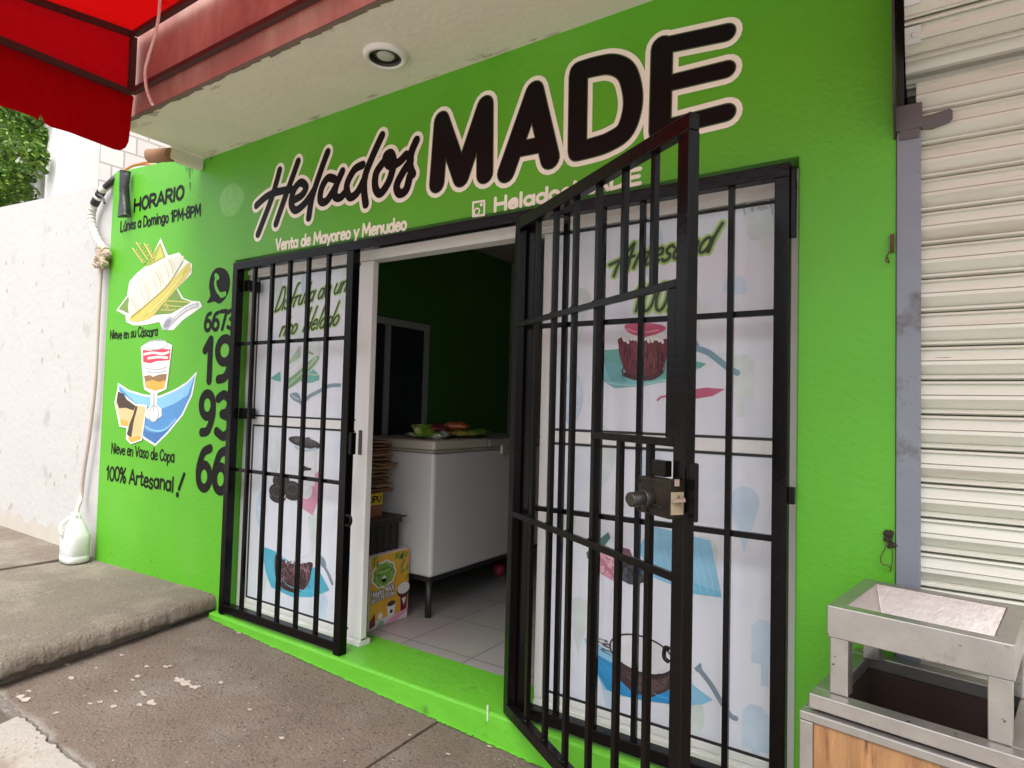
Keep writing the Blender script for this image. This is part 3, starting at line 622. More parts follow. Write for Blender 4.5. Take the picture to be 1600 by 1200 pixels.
tube(bm, cb, .0085, 8); c_ = obj('cable', bm, mat('pinkish_white_cable', (.88, .84, .78), .5)); tag(c_, 'loose whitish cable hanging down from the red awning frame', 'cable')

# ================================================================== SECURITY GRILLE (fixed)
gy0, gy1 = -.042, .008
gr = thing('security_grille', (-2.1, -.02, .158), 'black painted steel bar grille fixed over the whole shop opening', 'grille')
gz0, gz1 = .160, 2.396; gx0, gx1 = -3.782, -.420
def weld(b, x, y, z, r=.009):
    bmesh.ops.create_icosphere(b, subdivisions=2, radius=r*rj.uniform(.75, 1.2), matrix=Matrix.Translation((x+rj.uniform(-.003, .003), y, z)) @ Matrix.Diagonal((1.35, 1, .7, 1)))
def gpart(name, f, bev=.003):
    bm = B(); f(bm); return obj(name, bm, M_black, gr, bevel=bev)
gX = lambda px, py=450: PY(px, py, gy0).x
xp1 = gX(545)+.0          # right post of the left section
gpart('top_rail', lambda b: box(b, gx0, gx1, gy0, gy1, gz1-.05, gz1))
gpart('outer_post', lambda b: box(b, gx0, gx0+.05, gy0-.001, gy1+.001, gz0-.012, gz1-.0505))
gpart('outer_post', lambda b: box(b, gx1-.05, gx1, gy0-.001, gy1+.001, gz0-.2, gz1-.0505))
gpart('inner_post', lambda b: box(b, xp1-.025, xp1+.028, gy0-.001, gy1+.001, gz0-.045, gz1-.0505))
xh = gX(826, 500)
gpart('inner_post', lambda b: box(b, xh-.03, xh+.022, gy0+.001, gy1+.001, gz0-.02, gz1-.0505))
gpart('bottom_rail', lambda b: box(b, gx0+.0505, xp1-.0255, gy0, gy1, gz0, gz0+.05))
gpart('bottom_rail', lambda b: box(b, xh+.0225, gx1-.0505, gy0, gy1, gz0, gz0+.05))
zc1 = PY(394, 534.75, gy0).z; zc2 = PY(383.3, 737.3, gy0).z
lb = [gX(p, 450) for p in (393, 420, 447.6, 476.5, 507.6)]; rb = [gX(p, 450) for p in (884, 941, 1000, 1066, 1140)]
rb = [xh-.004+(gx1-.025-xh)*(k+1)/6 for k in range(5)]
for x in lb+rb: gpart('vertical_bar', lambda b: (box(b, x-.011, x+.011, -.03, -.008, gz0+.05, gz1-.05), [weld(b, x, -.024, gz0+.052), weld(b, x, -.024, gz1-.052), weld(b, x, -.012, zc1+.012, .006), weld(b, x, -.012, zc2+.012, .006)]), .0015)
for z in (zc1, zc2):
    gpart('crossbar', lambda b: box(b, gx0+.0505, xp1-.0255, -.0078, .0125, z-.011, z+.011), .0015)
    gpart('crossbar', lambda b: box(b, xh+.0225, gx1-.0505, -.0078, .0125, z-.011, z+.011), .0015)
# foot, latch keeper, hasp ring, wall lugs
gpart('foot_plate', lambda b: box(b, xp1+.0285, xp1+.11, gy0+.005, gy1-.005, gz0-.043, gz0-.035))
p = PY(548, 690, -.02); 
def keeper(b):
    box(b, xp1+.0285, xp1+.055, -.035, .0, p.z-.07, p.z+.05)
gpart('strike_plate', keeper)
bm = B(); p = PY(541, 813, -.03); bmesh.ops.create_cone(bm, segments=6, radius1=.001, radius2=.001, depth=.001)
bm.clear(); 
for k in range(16):
    pass
tube(bm, [(xp1+.03, -.03, p.z+.028), (xp1+.062, -.03, p.z+.022), (xp1+.068, -.03, p.z-.005), (xp1+.055, -.03, p.z-.026), (xp1+.03, -.03, p.z-.026)], .0085, 8); obj('hasp_ring', bm, M_black, gr)
for zz in (2.25, 1.42): gpart('wall_lug', lambda b: box(b, gx0+.052, gx0+.10, .009, .10, zz-.035, zz+.035))
def backer(b): box(b, gx1+.0005, gx1+.018, -.028, -.001, 2.13, gz1-.012)
gpart('wall_lug', backer); gpart('wall_lug', lambda b: box(b, gx1+.0005, gx1+.022, -.028, -.001, 1.19, 1.25))

# ================================================================== GATE LEAF (open)
HX, HY = -1.566, -.06; TH = math.radians(-32)
gt = thing('security_gate', (HX, HY, .16), 'open black barred security gate swung out towards the camera, with a lock box', 'gate', rot=TH)
dv = Vector((math.cos(TH), math.sin(TH), 0)); nv = Vector((dv.y, -dv.x, 0))
def GQ(px, py):
    r = ray(px, py); P0 = Vector((HX, HY, 0)); t = (P0-CAM).dot(nv)/r.dot(nv); X = CAM+r*t-P0; return X.dot(dv), X.z-.16
def lpart(name, f, m=None, bev=.003, parent=None):
    bm = B(); f(bm); return obj(name, bm, m or M_black, parent or gt, bevel=bev, local=True)
gw = GQ(1072.5, 600)[0]; gtop = 2.348-.16; gbot = .004
lpart('top_rail', lambda b: box(b, 0, gw, -.002, .034, gtop-.05, gtop))
lpart('bottom_rail', lambda b: box(b, 0, gw, -.002, .034, gbot, gbot+.05))
lpart('hinge_post', lambda b: box(b, 0, .045, -.003, .035, gbot+.0505, gtop-.0505))
lpart('lock_post', lambda b: box(b, gw-.05, gw, -.003, .035, gbot+.0505, gtop-.0505))
zt_ = (GQ(810, 507)[1]+GQ(1054.5, 442.5)[1])/2; zb_ = (GQ(804, 801.5)[1]+GQ(1051.5, 906)[1])/2; zm_ = (GQ(931.5, 680)[1]+GQ(1051.5, 692)[1])/2
lpart('crossbar', lambda b: box(b, .0455, gw-.0505, -.0025, .0115, zt_-.012, zt_+.012), bev=.0015)
lpart('crossbar', lambda b: box(b, .0455, gw-.0505, -.0025, .0115, zb_-.012, zb_+.012), bev=.0015)
sb = [GQ(p, 600)[0] for p in (840, 865, 896, 931, 969.5, 1016)]
s0 = .03; sb = [s0+(gw-.025-s0)*k/7 for k in range(1, 7)]
si = gw-.05-.04
for k, s_ in enumerate(sb):
    if k < 4: lpart('vertical_bar', lambda b: (box(b, s_-.011, s_+.011, .0118, .0315, gbot+.05, gtop-.05), [weld(b, s_, .012, zz) for zz in (gbot+.052, gtop-.052)], [weld(b, s_, .008, zz, .007) for zz in (zt_+.013, zb_+.013)]), bev=.0015)
    else:
        lpart('vertical_bar', lambda b: box(b, s_-.011, s_+.011, .0118, .0315, zt_+.0125, gtop-.05), bev=.0015)
        lpart('vertical_bar', lambda b: box(b, s_-.011, s_+.011, .0118, .0315, gbot+.05, zm_-.0125), bev=.0015)
lpart('crossbar', lambda b: box(b, sb[3]+.0115, gw-.0505, -.0025, .0115, zm_-.012, zm_+.012), bev=.0015)
lpart('stiffener', lambda b: box(b, gw-.09, gw-.0505, .0, .03, zm_+.0125, zt_-.0125), bev=.002)
# hinges
lpart('weld_seam', lambda b: [weld(b, gw-.052+.004*k, -.004, gtop-.052-.004*k, .006) for k in range(3)], None, 0)
for z in (.35, 1.1, 1.9):
    lpart('hinge', lambda b: cyl(b, (-.012, .03, z-.05), (-.012, .03, z+.05), .012))
# lock box
l0 = GQ(1010, 772); l1 = GQ(1062, 772); lz0 = GQ(1030, 800)[1]; lz1 = GQ(1030, 744)[1]
lw0, lw1 = GQ(1020, 772)[0], gw+.004
lk = lpart('lock_box', lambda b: box(b, lw0, lw1, -.055, -.004, lz0, lz1), mat('dark_bronze_lock', (.011, .0085, .006), .5, metal=0, col2=(.045, .034, .022), thr=(.5, .7), s2=8, spec=.18), .004)
lpart('edge_label', lambda b: box(b, lw1, lw1+.0015, -.050, -.008, lz0+.012, lz1-.03), mat('worn_cream_label', (.30, .24, .15), .6, var=.3, vs=20, col2=(.12, .08, .05), thr=(.58, .64), s2=14), 0, lk)
M_bare = mat('bare_steel', (.30, .22, .18), .35, metal=.7)
lpart('latch_bolt', lambda b: bar(b, (lw1+.0016, -.045, lz0+.05), (lw1+.02, -.018, lz0+.055), .012, .01), M_bare, 0, lk)
lpart('latch_bolt', lambda b: bar(b, (lw1+.0016, -.040, lz0+.1), (lw1+.01, -.030, lz0+.1), .016, .018), M_bare, 0, lk)
zcy = (lz0+lz1)/2-.005; ly = lw0+.065
lpart('cylinder', lambda b: (cyl(b, (ly, -.055, zcy), (ly, -.085, zcy), .025), cyl(b, (ly, -.085, zcy), (ly-.002, -.125, zcy-.002), .021)), mat('dark_cylinder_steel', (.06, .055, .05), .3, metal=.7), .002, lk)
lpart('key_cover', lambda b: (cyl(b, (ly+.005, -.056, lz0+.035), (ly+.005, -.061, lz0+.035), .011), bar(b, (ly+.01, -.059, lz0+.032), (ly+.055, -.059, lz0+.030), .009, .004)), mat('dark_cylinder_steel', (0, 0, 0)), .001, lk)
for (dx, dz) in ((.012, .012), (.012, -.012), (.05, .02), (.05, .045)):
    zz = (lz1-dx) if dz > 0 else (lz0+.012); xx = lw0+(.012 if dx < .02 else .05)
    lpart('screw', lambda b: cyl(b, (xx, -.055, zz-(.0 if dx < .02 else dz)), (xx, -.058, zz-(.0 if dx < .02 else dz)), .005, 10), None, 0, lk)
lpart('lock_bracket', lambda b: box(b, lw0+.03, gw-.0505, -.03, -.004, lz1+.004, lz1+.05))
kz0, kz1 = GQ(1090, 812)[1], GQ(1090, 730)[1]
lpart('guard_plate', lambda b: box(b, gw+.012, gw+.045, .0, .012, kz0-.01, kz1+.01), bev=.005)
lpart('guard_plate', lambda b: box(b, gw+.0005, gw+.0115, .002, .010, kz0+.01, kz1-.01), bev=.002)
lpart('latch_tube', lambda b: cyl(b, (lw0-.045, -.03, zcy-.02), (lw0-.001, -.03, zcy-.02), .012))
lpart('latch_tube', lambda b: cyl(b, (lw0-.07, -.03, zcy-.02), (lw0-.045, -.03, zcy-.02), .02))
hz = GQ(1058, 1030)
lpart('hasp_ring', lambda b: tube(b, [(gw-.052, -.004, hz[1]+.018), (gw-.064, -.008, hz[1]+.016), (gw-.067, -.008, hz[1]-.010), (gw-.052, -.004, hz[1]-.018)], .006, 8), None, 0)

# ================================================================== ALUMINIUM SLIDING DOORS
dfy0, dfy1 = .13, .195
df = thing('door_frame', (-2.1, .1, .143), 'white aluminium frame lining the shop opening behind the grille', 'door frame')
bm = B(); box(bm, OX0+.002, OX1-.002, dfy0-.02, dfy1, 2.325, 2.423); box(bm, OX0+.002, OX1-.002, dfy0-.035, dfy0-.0205, 2.345, 2.375); obj('header', bm, M_alu, df, bevel=.003)
bm = B(); box(bm, OX0+.002, OX0+.045, dfy0-.02, dfy1, .144, 2.3245); obj('jamb', bm, M_alu, df, bevel=.003)
bm = B(); box(bm, OX1-.045, OX1-.002, dfy0-.02, dfy1, .144, 2.3245); obj('jamb', bm, M_alu, df, bevel=.003)
bm = B(); box(bm, OX0+.046, -2.66, dfy0-.02, dfy1, .144, .172); box(bm, OX0+.046, -2.66, dfy0-.01, dfy0+.0, .172, .185); obj('sill_track', bm, M_alu, df, bevel=.002)
bm = B(); box(bm, -1.52, OX1-.046, dfy0-.02, dfy1, .144, .172); box(bm, -1.52, OX1-.046, dfy0-.01, dfy0+.0, .172, .185); obj('sill_track', bm, M_alu, df, bevel=.002)
PYV = .125      # vinyl face
def sliding(x0, x1, sl_, sr_, label):
    d = thing('sliding_door', ((x0+x1)/2, .09, .186), label, 'door', 'printed aluminium sliding doors')
    z0, z1, zr = .187, 2.322, 1.375
    bm = B(); box(bm, x0, x0+sl_, PYV-.012, PYV+.03, z0, z1); obj('stile', bm, M_alu, d, bevel=.003)
    bm = B(); box(bm, x1-sr_, x1, PYV-.012, PYV+.03, z0, z1); obj('stile', bm, M_alu, d, bevel=.003)
    bm = B(); box(bm, x0+sl_, x1-sr_, PYV-.008, PYV+.028, zr-.026, zr+.026); obj('middle_rail', bm, M_alu, d, bevel=.003)
    bm = B(); box(bm, x0+sl_, x1-sr_, PYV-.008, PYV+.028, z0, z0+.03); obj('bottom_rail', bm, M_alu, d, bevel=.003)
    panes = []
    for a0, a1 in ((z0+.031, zr-.0265), (zr+.0265, z1-.004)):
        bm = B(); box(bm, x0+sl_+.0005, x1-sr_-.0005, PYV, PYV+.02, a0, a1); pn = obj('printed_pane', bm, M_vinyl, d); panes.append(pn)
        bm = B(); g = .011
        xa, xb = x0+sl_+.001, x1-sr_-.001
        box(bm, xa, xa+g, PYV-.004, PYV-.0005, a0, a1); box(bm, xa+g, xb, PYV-.004, PYV-.0005, a0, a0+g); box(bm, xa+g, xb, PYV-.004, PYV-.0005, a1-g, a1)
        obj('gasket_gap_shade', bm, M_gasket_shade, d)  # dark strips draw the pane seal and the shade of its gap
    return d, panes
dl, panL = sliding(-3.782, -2.652, .04, .105, 'white sliding door with vinyl print left of the dark doorway')
dr, panR = sliding(-1.518, -.447, .042, .03, 'white sliding door with vinyl print right of the doorway behind the open gate')
bm = B(); p = PY(547, 690, .12); box(bm, -2.72, -2.695, PYV-.018, PYV-.0125, p.z-.07, p.z+.07); obj('pull_handle', bm, mat('brown_handle', (.05, .04, .035), .4), dl, bevel=.002)
def v3(u, v, h): return (u, PYV-.0008-h, v)
def VU(pts): return [(q.x, q.z) for q in [PY(px, py, PYV) for px, py in pts]]
def ink(name, h, r=.35): return mat('print_'+name, h, r, var=.30, vs=7)
I_g = ink('green', (.20, .36, .17)); I_g2 = ink('pale_green', (.40, .52, .36)); I_t = ink('teal', (.13, .38, .33)); I_w = ink('white', (.66, .66, .68)); I_sp = ink('spoon', (.20, .27, .33))
I_pale = ink('pale_blue', (.51, .62, .72)); I_palg = ink('pale_green_shape', (.60, .66, .64)); I_dk = ink('dark', (.03, .025, .025)); I_pk = ink('pink', (.62, .28, .38)); I_cy = ink('cyan', (.09, .42, .56)); I_co = ink('coconut', (.06, .033, .036)); I_co2 = ink('coconut_light', (.24, .13, .16)); I_lime = ink('lime_edge', (.40, .58, .16)); I_mar = ink('maroon', (.13, .018, .03)); I_bl = ink('blue', (.03, .26, .55)); I_bl2 = ink('blue_light', (.25, .52, .70)); I_dg = ink('dark_text', (.02, .045, .015))
a = Art(v3); cA = lambda p: VU(cv(p, 400, 520, 9.23)); cB = lambda p: VU(cv(p, 340, 620, 3))
# faint ice-cream motifs
def motif(a, c, s, kind, m):
    x, z = c
    if kind == 0:   # cone
        a.disc((x, z+.06*s), .05*s, .05*s, m, .0001); a.fill([(x-.05*s, z+.05*s), (x+.05*s, z+.05*s), (x, z-.12*s)], m, .0001)
    elif kind == 1: # lolly
        a.fill([(x-.045*s, z-.05*s), (x+.045*s, z-.05*s), (x+.045*s, z+.07*s), (x+.02*s, z+.1*s), (x-.02*s, z+.1*s), (x-.045*s, z+.07*s)], m, .0001); a.fill([(x-.012*s, z-.12*s), (x+.012*s, z-.12*s), (x+.012*s, z-.05*s), (x-.012*s, z-.05*s)], m, .0001)
    else:           # leaf
        a.fill([(x, z-.12*s), (x+.05*s, z-.02*s), (x+.04*s, z+.07*s), (x, z+.12*s), (x-.045*s, z+.05*s), (x-.05*s, z-.03*s)], m, .0001, True)
        for k in range(3): a.stroke([(x-.04*s, z-.05*s+k*.05*s), (x+.04*s, z-.03*s+k*.05*s)], .005*s, I_w, .0004, False)
for k, (x, z) in enumerate([(-3.55, 2.2), (-3.25, 2.22), (-2.9, 2.18), (-3.6, 1.85), (-3.15, 1.82), (-2.75, 1.75), (-3.58, 1.55), (-2.72, 1.5), (-3.5, 1.15), (-2.85, 1.2), (-2.72, .95), (-3.62, .8), (-3.1, .72), (-2.76, .55), (-3.58, .38), (-3.0, .27)]): motif(a, (x, z), 1.05, k % 3, I_pale if k % 2 else I_palg)
lay = [(.013, I_lime, .0008), (0, I_dg, .0016)]
T1 = VU([(429, 489), (541, 456)]); write(a, 'Disfruta de un', T1[0], T1[1], .155, .0125, lay, shear=.62, xh=.40)
T2 = VU([(436, 527), (528, 509)]); write(a, 'rico  Helado', T2[0], T2[1], .150, .0125, lay, shear=.62, xh=.40)
a.fill(cA([(640, 180), (640, 360), (540, 420), (430, 495), (432, 450), (540, 330)]), I_g2, .0008); a.stroke(cA([(700, 300), (760, 280), (820, 305)]), .012, I_g, .0008)
a.fill(cA([(215, 655), (350, 555), (360, 700), (300, 695)]), I_t, .0008); a.fill(cA([(640, 690), (830, 525), (915, 610), (912, 680), (820, 715), (690, 728)]), I_t, .0008); a.stroke(cA([(740, 595), (900, 612)]), .01, I_g2, .0016)
a.fill(cA([(430, 540), (620, 390), (780, 330), (700, 480), (560, 600), (430, 690)]), I_w, .0012)
a.fill(cA([(880, 335), (908, 345), (905, 385), (820, 500), (640, 690), (500, 790), (430, 822), (400, 790), (420, 690), (520, 630), (640, 540), (780, 400)]), I_g, .0018, True); a.stroke(cA([(870, 370), (700, 540), (480, 740)]), .022, I_g2, .0026)
a.fill(cA([(490, 905), (520, 870), (600, 865), (640, 930), (640, 1000), (600, 1000), (540, 970)]), I_sp, .0008, True); a.stroke(cA([(640, 1005), (690, 1000), (780, 910), (900, 850), (1060, 765), (1215, 755)]), .022, I_sp, .0014)
# tall cup with dark biscuits
a.fill(cB([(362, 230), (465, 240), (462, 300), (455, 420), (400, 420), (385, 330)]), I_w, .0006)
a.disc(cB([(408, 214)])[0], .155, .032, I_dk, .001, -.1); a.disc(cB([(408, 208)])[0], .12, .02, ink('cocoa', (.07, .06, .06)), .0018, -.1)
for k in range(7): a.disc(cB([(372+k*11, 206-(k % 3)*5)])[0], .018, .010, ink('crumb', (.11, .09, .09)), .0022)
a.stroke(cB([(365, 235), (410, 252), (462, 244)]), .016, ink('milk', (.40, .52, .58)), .0014)
a.fill(cB([(383, 310), (400, 318), (420, 330), (442, 335), (438, 345), (412, 346), (398, 352), (388, 340)]), I_dk, .001)
a.fill(cB([(490, 332), (478, 470), (446, 556), (372, 506), (378, 440), (440, 380)]), I_pk, .0007); a.disc(cB([(415, 440)])[0], .06, .05, I_w, .0013)
for (x, y) in ((300, 404), (282, 452), (352, 440)):
    a.disc(cB([(x, y+12)])[0], .085, .045, I_dk, .0016); a.disc(cB([(x, y+4)])[0], .085, .03, I_w, .0022, 0); a.disc(cB([(x, y-8)])[0], .085, .05, I_dk, .0028); a.ring(cB([(x, y-8)])[0], .055, .032, .006, ink('biscuit_mark', (.10, .09, .09)), .0036)
# coconut bowl on a napkin
a.fill(cB([(205, 698), (268, 722), (380, 800), (470, 800), (525, 905), (500, 918), (440, 938), (350, 938), (252, 892), (228, 830)]), I_cy, .0007)
a.fill(cB([(272, 742), (300, 758), (370, 785), (442, 775), (440, 820), (425, 880), (390, 912), (350, 917), (300, 892), (272, 840)]), I_co, .0014, True)
for k in range(60):
    x, y = rj.uniform(280, 430), rj.uniform(768, 850); a.stroke(cB([(x, y), (x+rj.uniform(-12, 12), y+rj.uniform(8, 26))]), .007, I_co2 if k % 3 else ink('coco_pink', (.36, .20, .24)), .0022, False)
for k in range(12): a.disc(cB([(285+k*13, 745+rj.uniform(-4, 10)+8*math.sin(k*.3)*3)])[0], .008, .006, I_w, .003)
a.fill(cB([(466, 742), (480, 742), (500, 758), (510, 790), (500, 802), (485, 790)]), I_sp, .0008, True); a.stroke(cB([(500, 795), (520, 830), (538, 875)]), .02, I_sp, .0014)
for k in range(90):
    x, y = rj.uniform(282, 432), rj.uniform(766, 900); a.stroke(cB([(x, y), (x+rj.uniform(-9, 9), y+rj.uniform(6, 18))]), .004, ink('coco_dark', (.035, .018, .022)) if k % 2 else I_co2, .0026, False)
for k in range(9): a.stroke(cB([(215+k*9, 720+k*12), (250+k*12, 830+k*8), (300+k*22, 915)]), .004, ink('cyan_fold', (.14, .50, .62)), .0012)
for k in range(14): a.stroke(cA([(440+k*26, 760-k*26), (470+k*27, 740-k*25)]), .004, ink('husk_vein', (.13, .27, .11)), .003, False)
for k in range(10): a.disc(cA([(450+k*25, 600-k*22)])[0], .010, .006, ink('curd', (.78, .78, .76)), .0016)
a.stroke(cA([(520, 890), (560, 930), (620, 960)]), .012, ink('spoon_light', (.40, .48, .54)), .0014)
a.done('printed_artwork', panL[0])
# ---- right door print
a = Art(v3); cC = lambda p: VU(cv(p, 780, 500, 3.333)); cD = lambda p: VU(cv(p, 780, 840, 3.333)); cE = lambda p: VU(cv(p, 900, 330, 4.706)); cF = lambda p: VU(cv(p, 780, 150, 3.333)); cG = lambda p: VU(cv(p, 1100, 220, 6.667))
for k, (x, z) in enumerate([(-1.33, 1.93), (-1.36, 1.55), (-.62, 1.62), (-.60, 1.1), (-1.2, 1.30), (-.52, .62), (-1.3, .55), (-.98, 1.22), (-.75, .9), (-1.15, .33), (-.8, .3), (-.55, .30), (-1.38, .95), (-1.0, 2.2), (-.83, 1.88)]): motif(a, (x, z), 1.1, (k*2) % 3, I_pale if k % 2 else I_palg)
a.fill(cG([(430, 760), (500, 740), (580, 850), (650, 740), (715, 750), (735, 960), (700, 1010), (600, 1040), (490, 1030), (460, 980)]), I_palg, .0004); a.fill(cG([(600, 1040), (660, 1050), (680, 1140), (590, 1150)]), I_palg, .0004)
a.stroke(cG([(430, 770), (420, 690), (500, 640), (660, 620), (700, 680), (715, 760)]), .006, ink('motif_line', (.40, .46, .42)), .0006)
for k in range(14): x, y = rj.uniform(450, 680), rj.uniform(660, 740); a.stroke(cG([(x, y), (x+14, y+rj.uniform(-10, 10))]), .006, ink('motif_line', (0, 0, 0)), .0006, False)
a.fill(cE([(1080, 560), (1100, 490), (1180, 475), (1240, 500), (1250, 600), (1150, 610), (1080, 590)]), I_pale, .0006, True)
T3 = cE([(272, 478), (1005, 300)])
lay2 = [(.022, I_lime, .0008), (.009, ink('olive_edge', (.24, .36, .10)), .0012), (0, I_dg, .002)]
for ex, m, h in lay2:
    for st in ([(280, 478), (325, 370), (430, 238)], [(430, 238), (405, 330), (378, 432)], [(250, 396), (330, 360), (430, 330)], [(1078, 90), (1020, 190), (975, 298)]):
        a.stroke(cE(st), .0125+ex, m, h)
T4 = cE([(415, 428), (985, 302)]); write(a, 'rtesana', T4[0], T4[1], .135, .0115, lay2, shear=.6, xh=.44)
T5 = cF([(690, 1128), (960, 1122)]); write(a, '100%', T5[0], T5[1], .125, .012, lay2, shear=.2)
# red coconut cup
a.fill(cC([(530, 158), (620, 152), (880, 180), (1080, 228), (1050, 250), (1010, 268), (870, 320), (740, 345), (600, 355), (545, 320)]), I_t, .0006); a.fill(cC([(540, 200), (640, 240), (800, 290), (870, 310), (740, 345), (600, 352), (548, 318)]), ink('aqua', (.20, .47, .50)), .0012)
a.fill(cC([(640, 90), (860, 95), (876, 150), (866, 220), (838, 280), (790, 305), (710, 305), (668, 285), (632, 200), (624, 140)]), I_mar, .0018, True)
a.fill(cC([(700, 110), (760, 120), (790, 190), (760, 260), (710, 220)]), ink('maroon_light', (.20, .035, .05)), .0024, True)
a.fill(cC([(645, 60), (860, 62), (872, 95), (800, 108), (760, 88), (720, 106), (660, 98), (632, 85)]), I_w, .003, True)
a.fill(cC([(655, 30), (700, 20), (800, 18), (866, 36), (850, 62), (760, 88), (680, 68)]), ink('berry_pink', (.48, .08, .15)), .0036, True)
M_ml = ink('maroon_fibre', (.24, .06, .08)); M_md = ink('maroon_deep', (.06, .008, .014)); I_wl = ink('warm_white', (.80, .77, .74))
for k in range(70):
    t = rj.uniform(-1, 1); x = 750+t*112; y = rj.uniform(115, 250); bow = t*14
    a.stroke(cC([(x, y), (x+bow*.5, y+22), (x+bow*.2, y+46)]), rj.uniform(.002, .0045), M_ml if rj.random() < .45 else M_md, .0042)
a.stroke(cC([(660, 285), (720, 303), (800, 300), (845, 270)]), .02, M_md, .0046)
for k in range(12): a.stroke(cC([(650+k*18, 96+8*math.sin(k*1.3)), (656+k*18, 108+10*math.sin(k*1.9))]), .012, I_wl, .0050)
a.stroke(cC([(668, 48), (740, 66), (830, 54)]), .008, ink('berry_light', (.68, .25, .32)), .0048)
a.stroke(cC([(560, 325), (680, 340), (850, 318), (1040, 252)]), .006, ink('aqua_edge', (.35, .60, .58)), .0024)
for k in range(9): a.stroke(cC([(545+k*11, 190+k*6), (560+k*11, 250+k*5), (590+k*10, 320)]), .004, ink('aqua_fold', (.12, .34, .36)), .0022)
a.fill(cC([(1015, 112), (1030, 105), (1042, 130), (1035, 150), (1015, 150)]), I_sp, .0008); a.stroke(cC([(1030, 148), (1090, 170), (1150, 215), (1200, 255), (1240, 275)]), .024, ink('spoon_blue', (.18, .33, .40)), .001)
a.fill(cC([(1000, 362), (1080, 352), (1178, 360), (1110, 396), (1000, 414)]), ink('chili', (.48, .10, .18)), .0009); a.stroke(cC([(825, 418), (850, 400), (920, 395), (1000, 390)]), .008, ink('chili', (0, 0, 0)), .0012)
# berries and lower bowl
a.fill(cD([(800, -60), (1100, 15), (1160, 312), (1010, 292), (800, 205), (720, 60)]), I_bl2, .0006); a.fill(cD([(900, 220), (1010, 235), (1150, 280), (1160, 312), (1010, 292)]), ink('blue_mid', (.16, .45, .62)), .0012)
a.fill(cD([(500, 85), (560, 70), (620, 90), (615, 220), (560, 205), (510, 165)]), I_pk, .0014, True); a.fill(cD([(640, 50), (680, 60), (700, 110), (645, 105)]), ink('plum', (.18, .06, .09)), .0014)
a.fill(cD([(635, 130), (700, 120), (765, 160), (755, 225), (700, 245), (650, 220)]), ink('blackberry', (.035, .04, .05)), .002, True)
a.fill(cD([(520, 10), (570, -30), (580, 0), (545, 50), (525, 45)]), ink('berry_leaf', (.05, .16, .14)), .002); a.fill(cD([(455, 75), (520, 40), (510, 80), (460, 110)]), ink('berry_leaf', (0, 0, 0)), .002)
for k in range(24): a.disc(cD([(rj.uniform(510, 605), rj.uniform(95, 190))])[0], .003, .004, ink('plum', (0, 0, 0)), .0022)
a.fill(cD([(442, 522), (520, 555), (640, 640), (900, 740), (1000, 760), (1115, 845), (1060, 868), (950, 876), (800, 852), (640, 825), (545, 790), (500, 690)]), I_bl2, .0006); a.fill(cD([(500, 600), (600, 660), (700, 760), (900, 800), (1010, 830), (900, 868), (700, 838), (560, 790), (510, 700)]), I_bl, .0012)
a.fill(cD([(590, 560), (640, 640), (720, 690), (820, 705), (905, 690), (960, 650), (940, 740), (890, 790), (800, 830), (700, 810), (630, 740)]), I_co, .0018); a.fill(cD([(700, 720), (820, 740), (890, 720), (860, 790), (780, 815), (710, 790)]), ink('bowl_mid', (.10, .065, .06)), .0024)
a.fill([cD([(745+165*math.cos(t)+.12*90*math.sin(t), 608+98*math.sin(t)+45*math.cos(t)*.9)])[0] for t in [2*math.pi*k/28 for k in range(28)]], I_w, .003)
a.stroke([cD([(745+165*math.cos(t)+.12*90*math.sin(t), 608+98*math.sin(t)+45*math.cos(t)*.9)])[0] for t in [2*math.pi*k/28 for k in range(28)]], .007, I_dk, .0038, True, True)
for k in range(24):
    x = rj.uniform(500, 575); y = 520+(x-500)*.5+rj.uniform(-20, 50); a.stroke(cD([(x, y), (x+rj.uniform(10, 26), y+rj.uniform(4, 14))]), .003, I_dk, .0026, False)
a.fill(cD([(1015, 680), (1050, 650), (1058, 690), (1030, 700)]), I_sp, .0008); a.stroke(cD([(1045, 690), (1100, 760), (1160, 860), (1205, 925), (1232, 940)]), .02, I_sp, .001)
M_df = ink('bowl_fibre', (.14, .10, .09)); M_dd = ink('bowl_dark', (.02, .015, .015))
for k in range(70):
    t = rj.random(); x = 615+t*320; y = 668+60*math.sin(math.pi*min(1, t*1.1))+rj.uniform(-10, 70)*math.sin(math.pi*t)
    a.stroke(cD([(x, y), (x+rj.uniform(8, 20), y+rj.uniform(4, 14))]), .003, M_df if k % 2 else M_dd, .0028, False)
for k in range(10): a.stroke(cD([(500+k*22, 620+k*16), (560+k*30, 720+k*11), (640+k*34, 800+k*6)]), .003, ink('blue_fold', (.06, .36, .66)), .0016)
for k in range(8): a.stroke(cD([(820+k*34, 20+k*6), (850+k*36, 150+k*5), (880+k*34, 230+k*9)]), .003, ink('sky_fold', (.36, .60, .74)), .0014)
for k in range(28): a.disc(cD([(rj.uniform(645, 755), rj.uniform(135, 230))])[0], .012, .010, ink('drupelet', (.07, .075, .10)) if k % 2 else ink('drupelet_dark', (.015, .016, .02)), .0026+.0001*(k % 7))
for k in range(26): a.disc(cD([(rj.uniform(515, 605), rj.uniform(95, 195))])[0], .004, .006, ink('seed', (.75, .45, .45)), .0026)
a.stroke(cD([(520, 100), (560, 150), (600, 205)]), .014, ink('pink_shade', (.48, .16, .25)), .0024)
a.done('printed_artwork', panR[0])

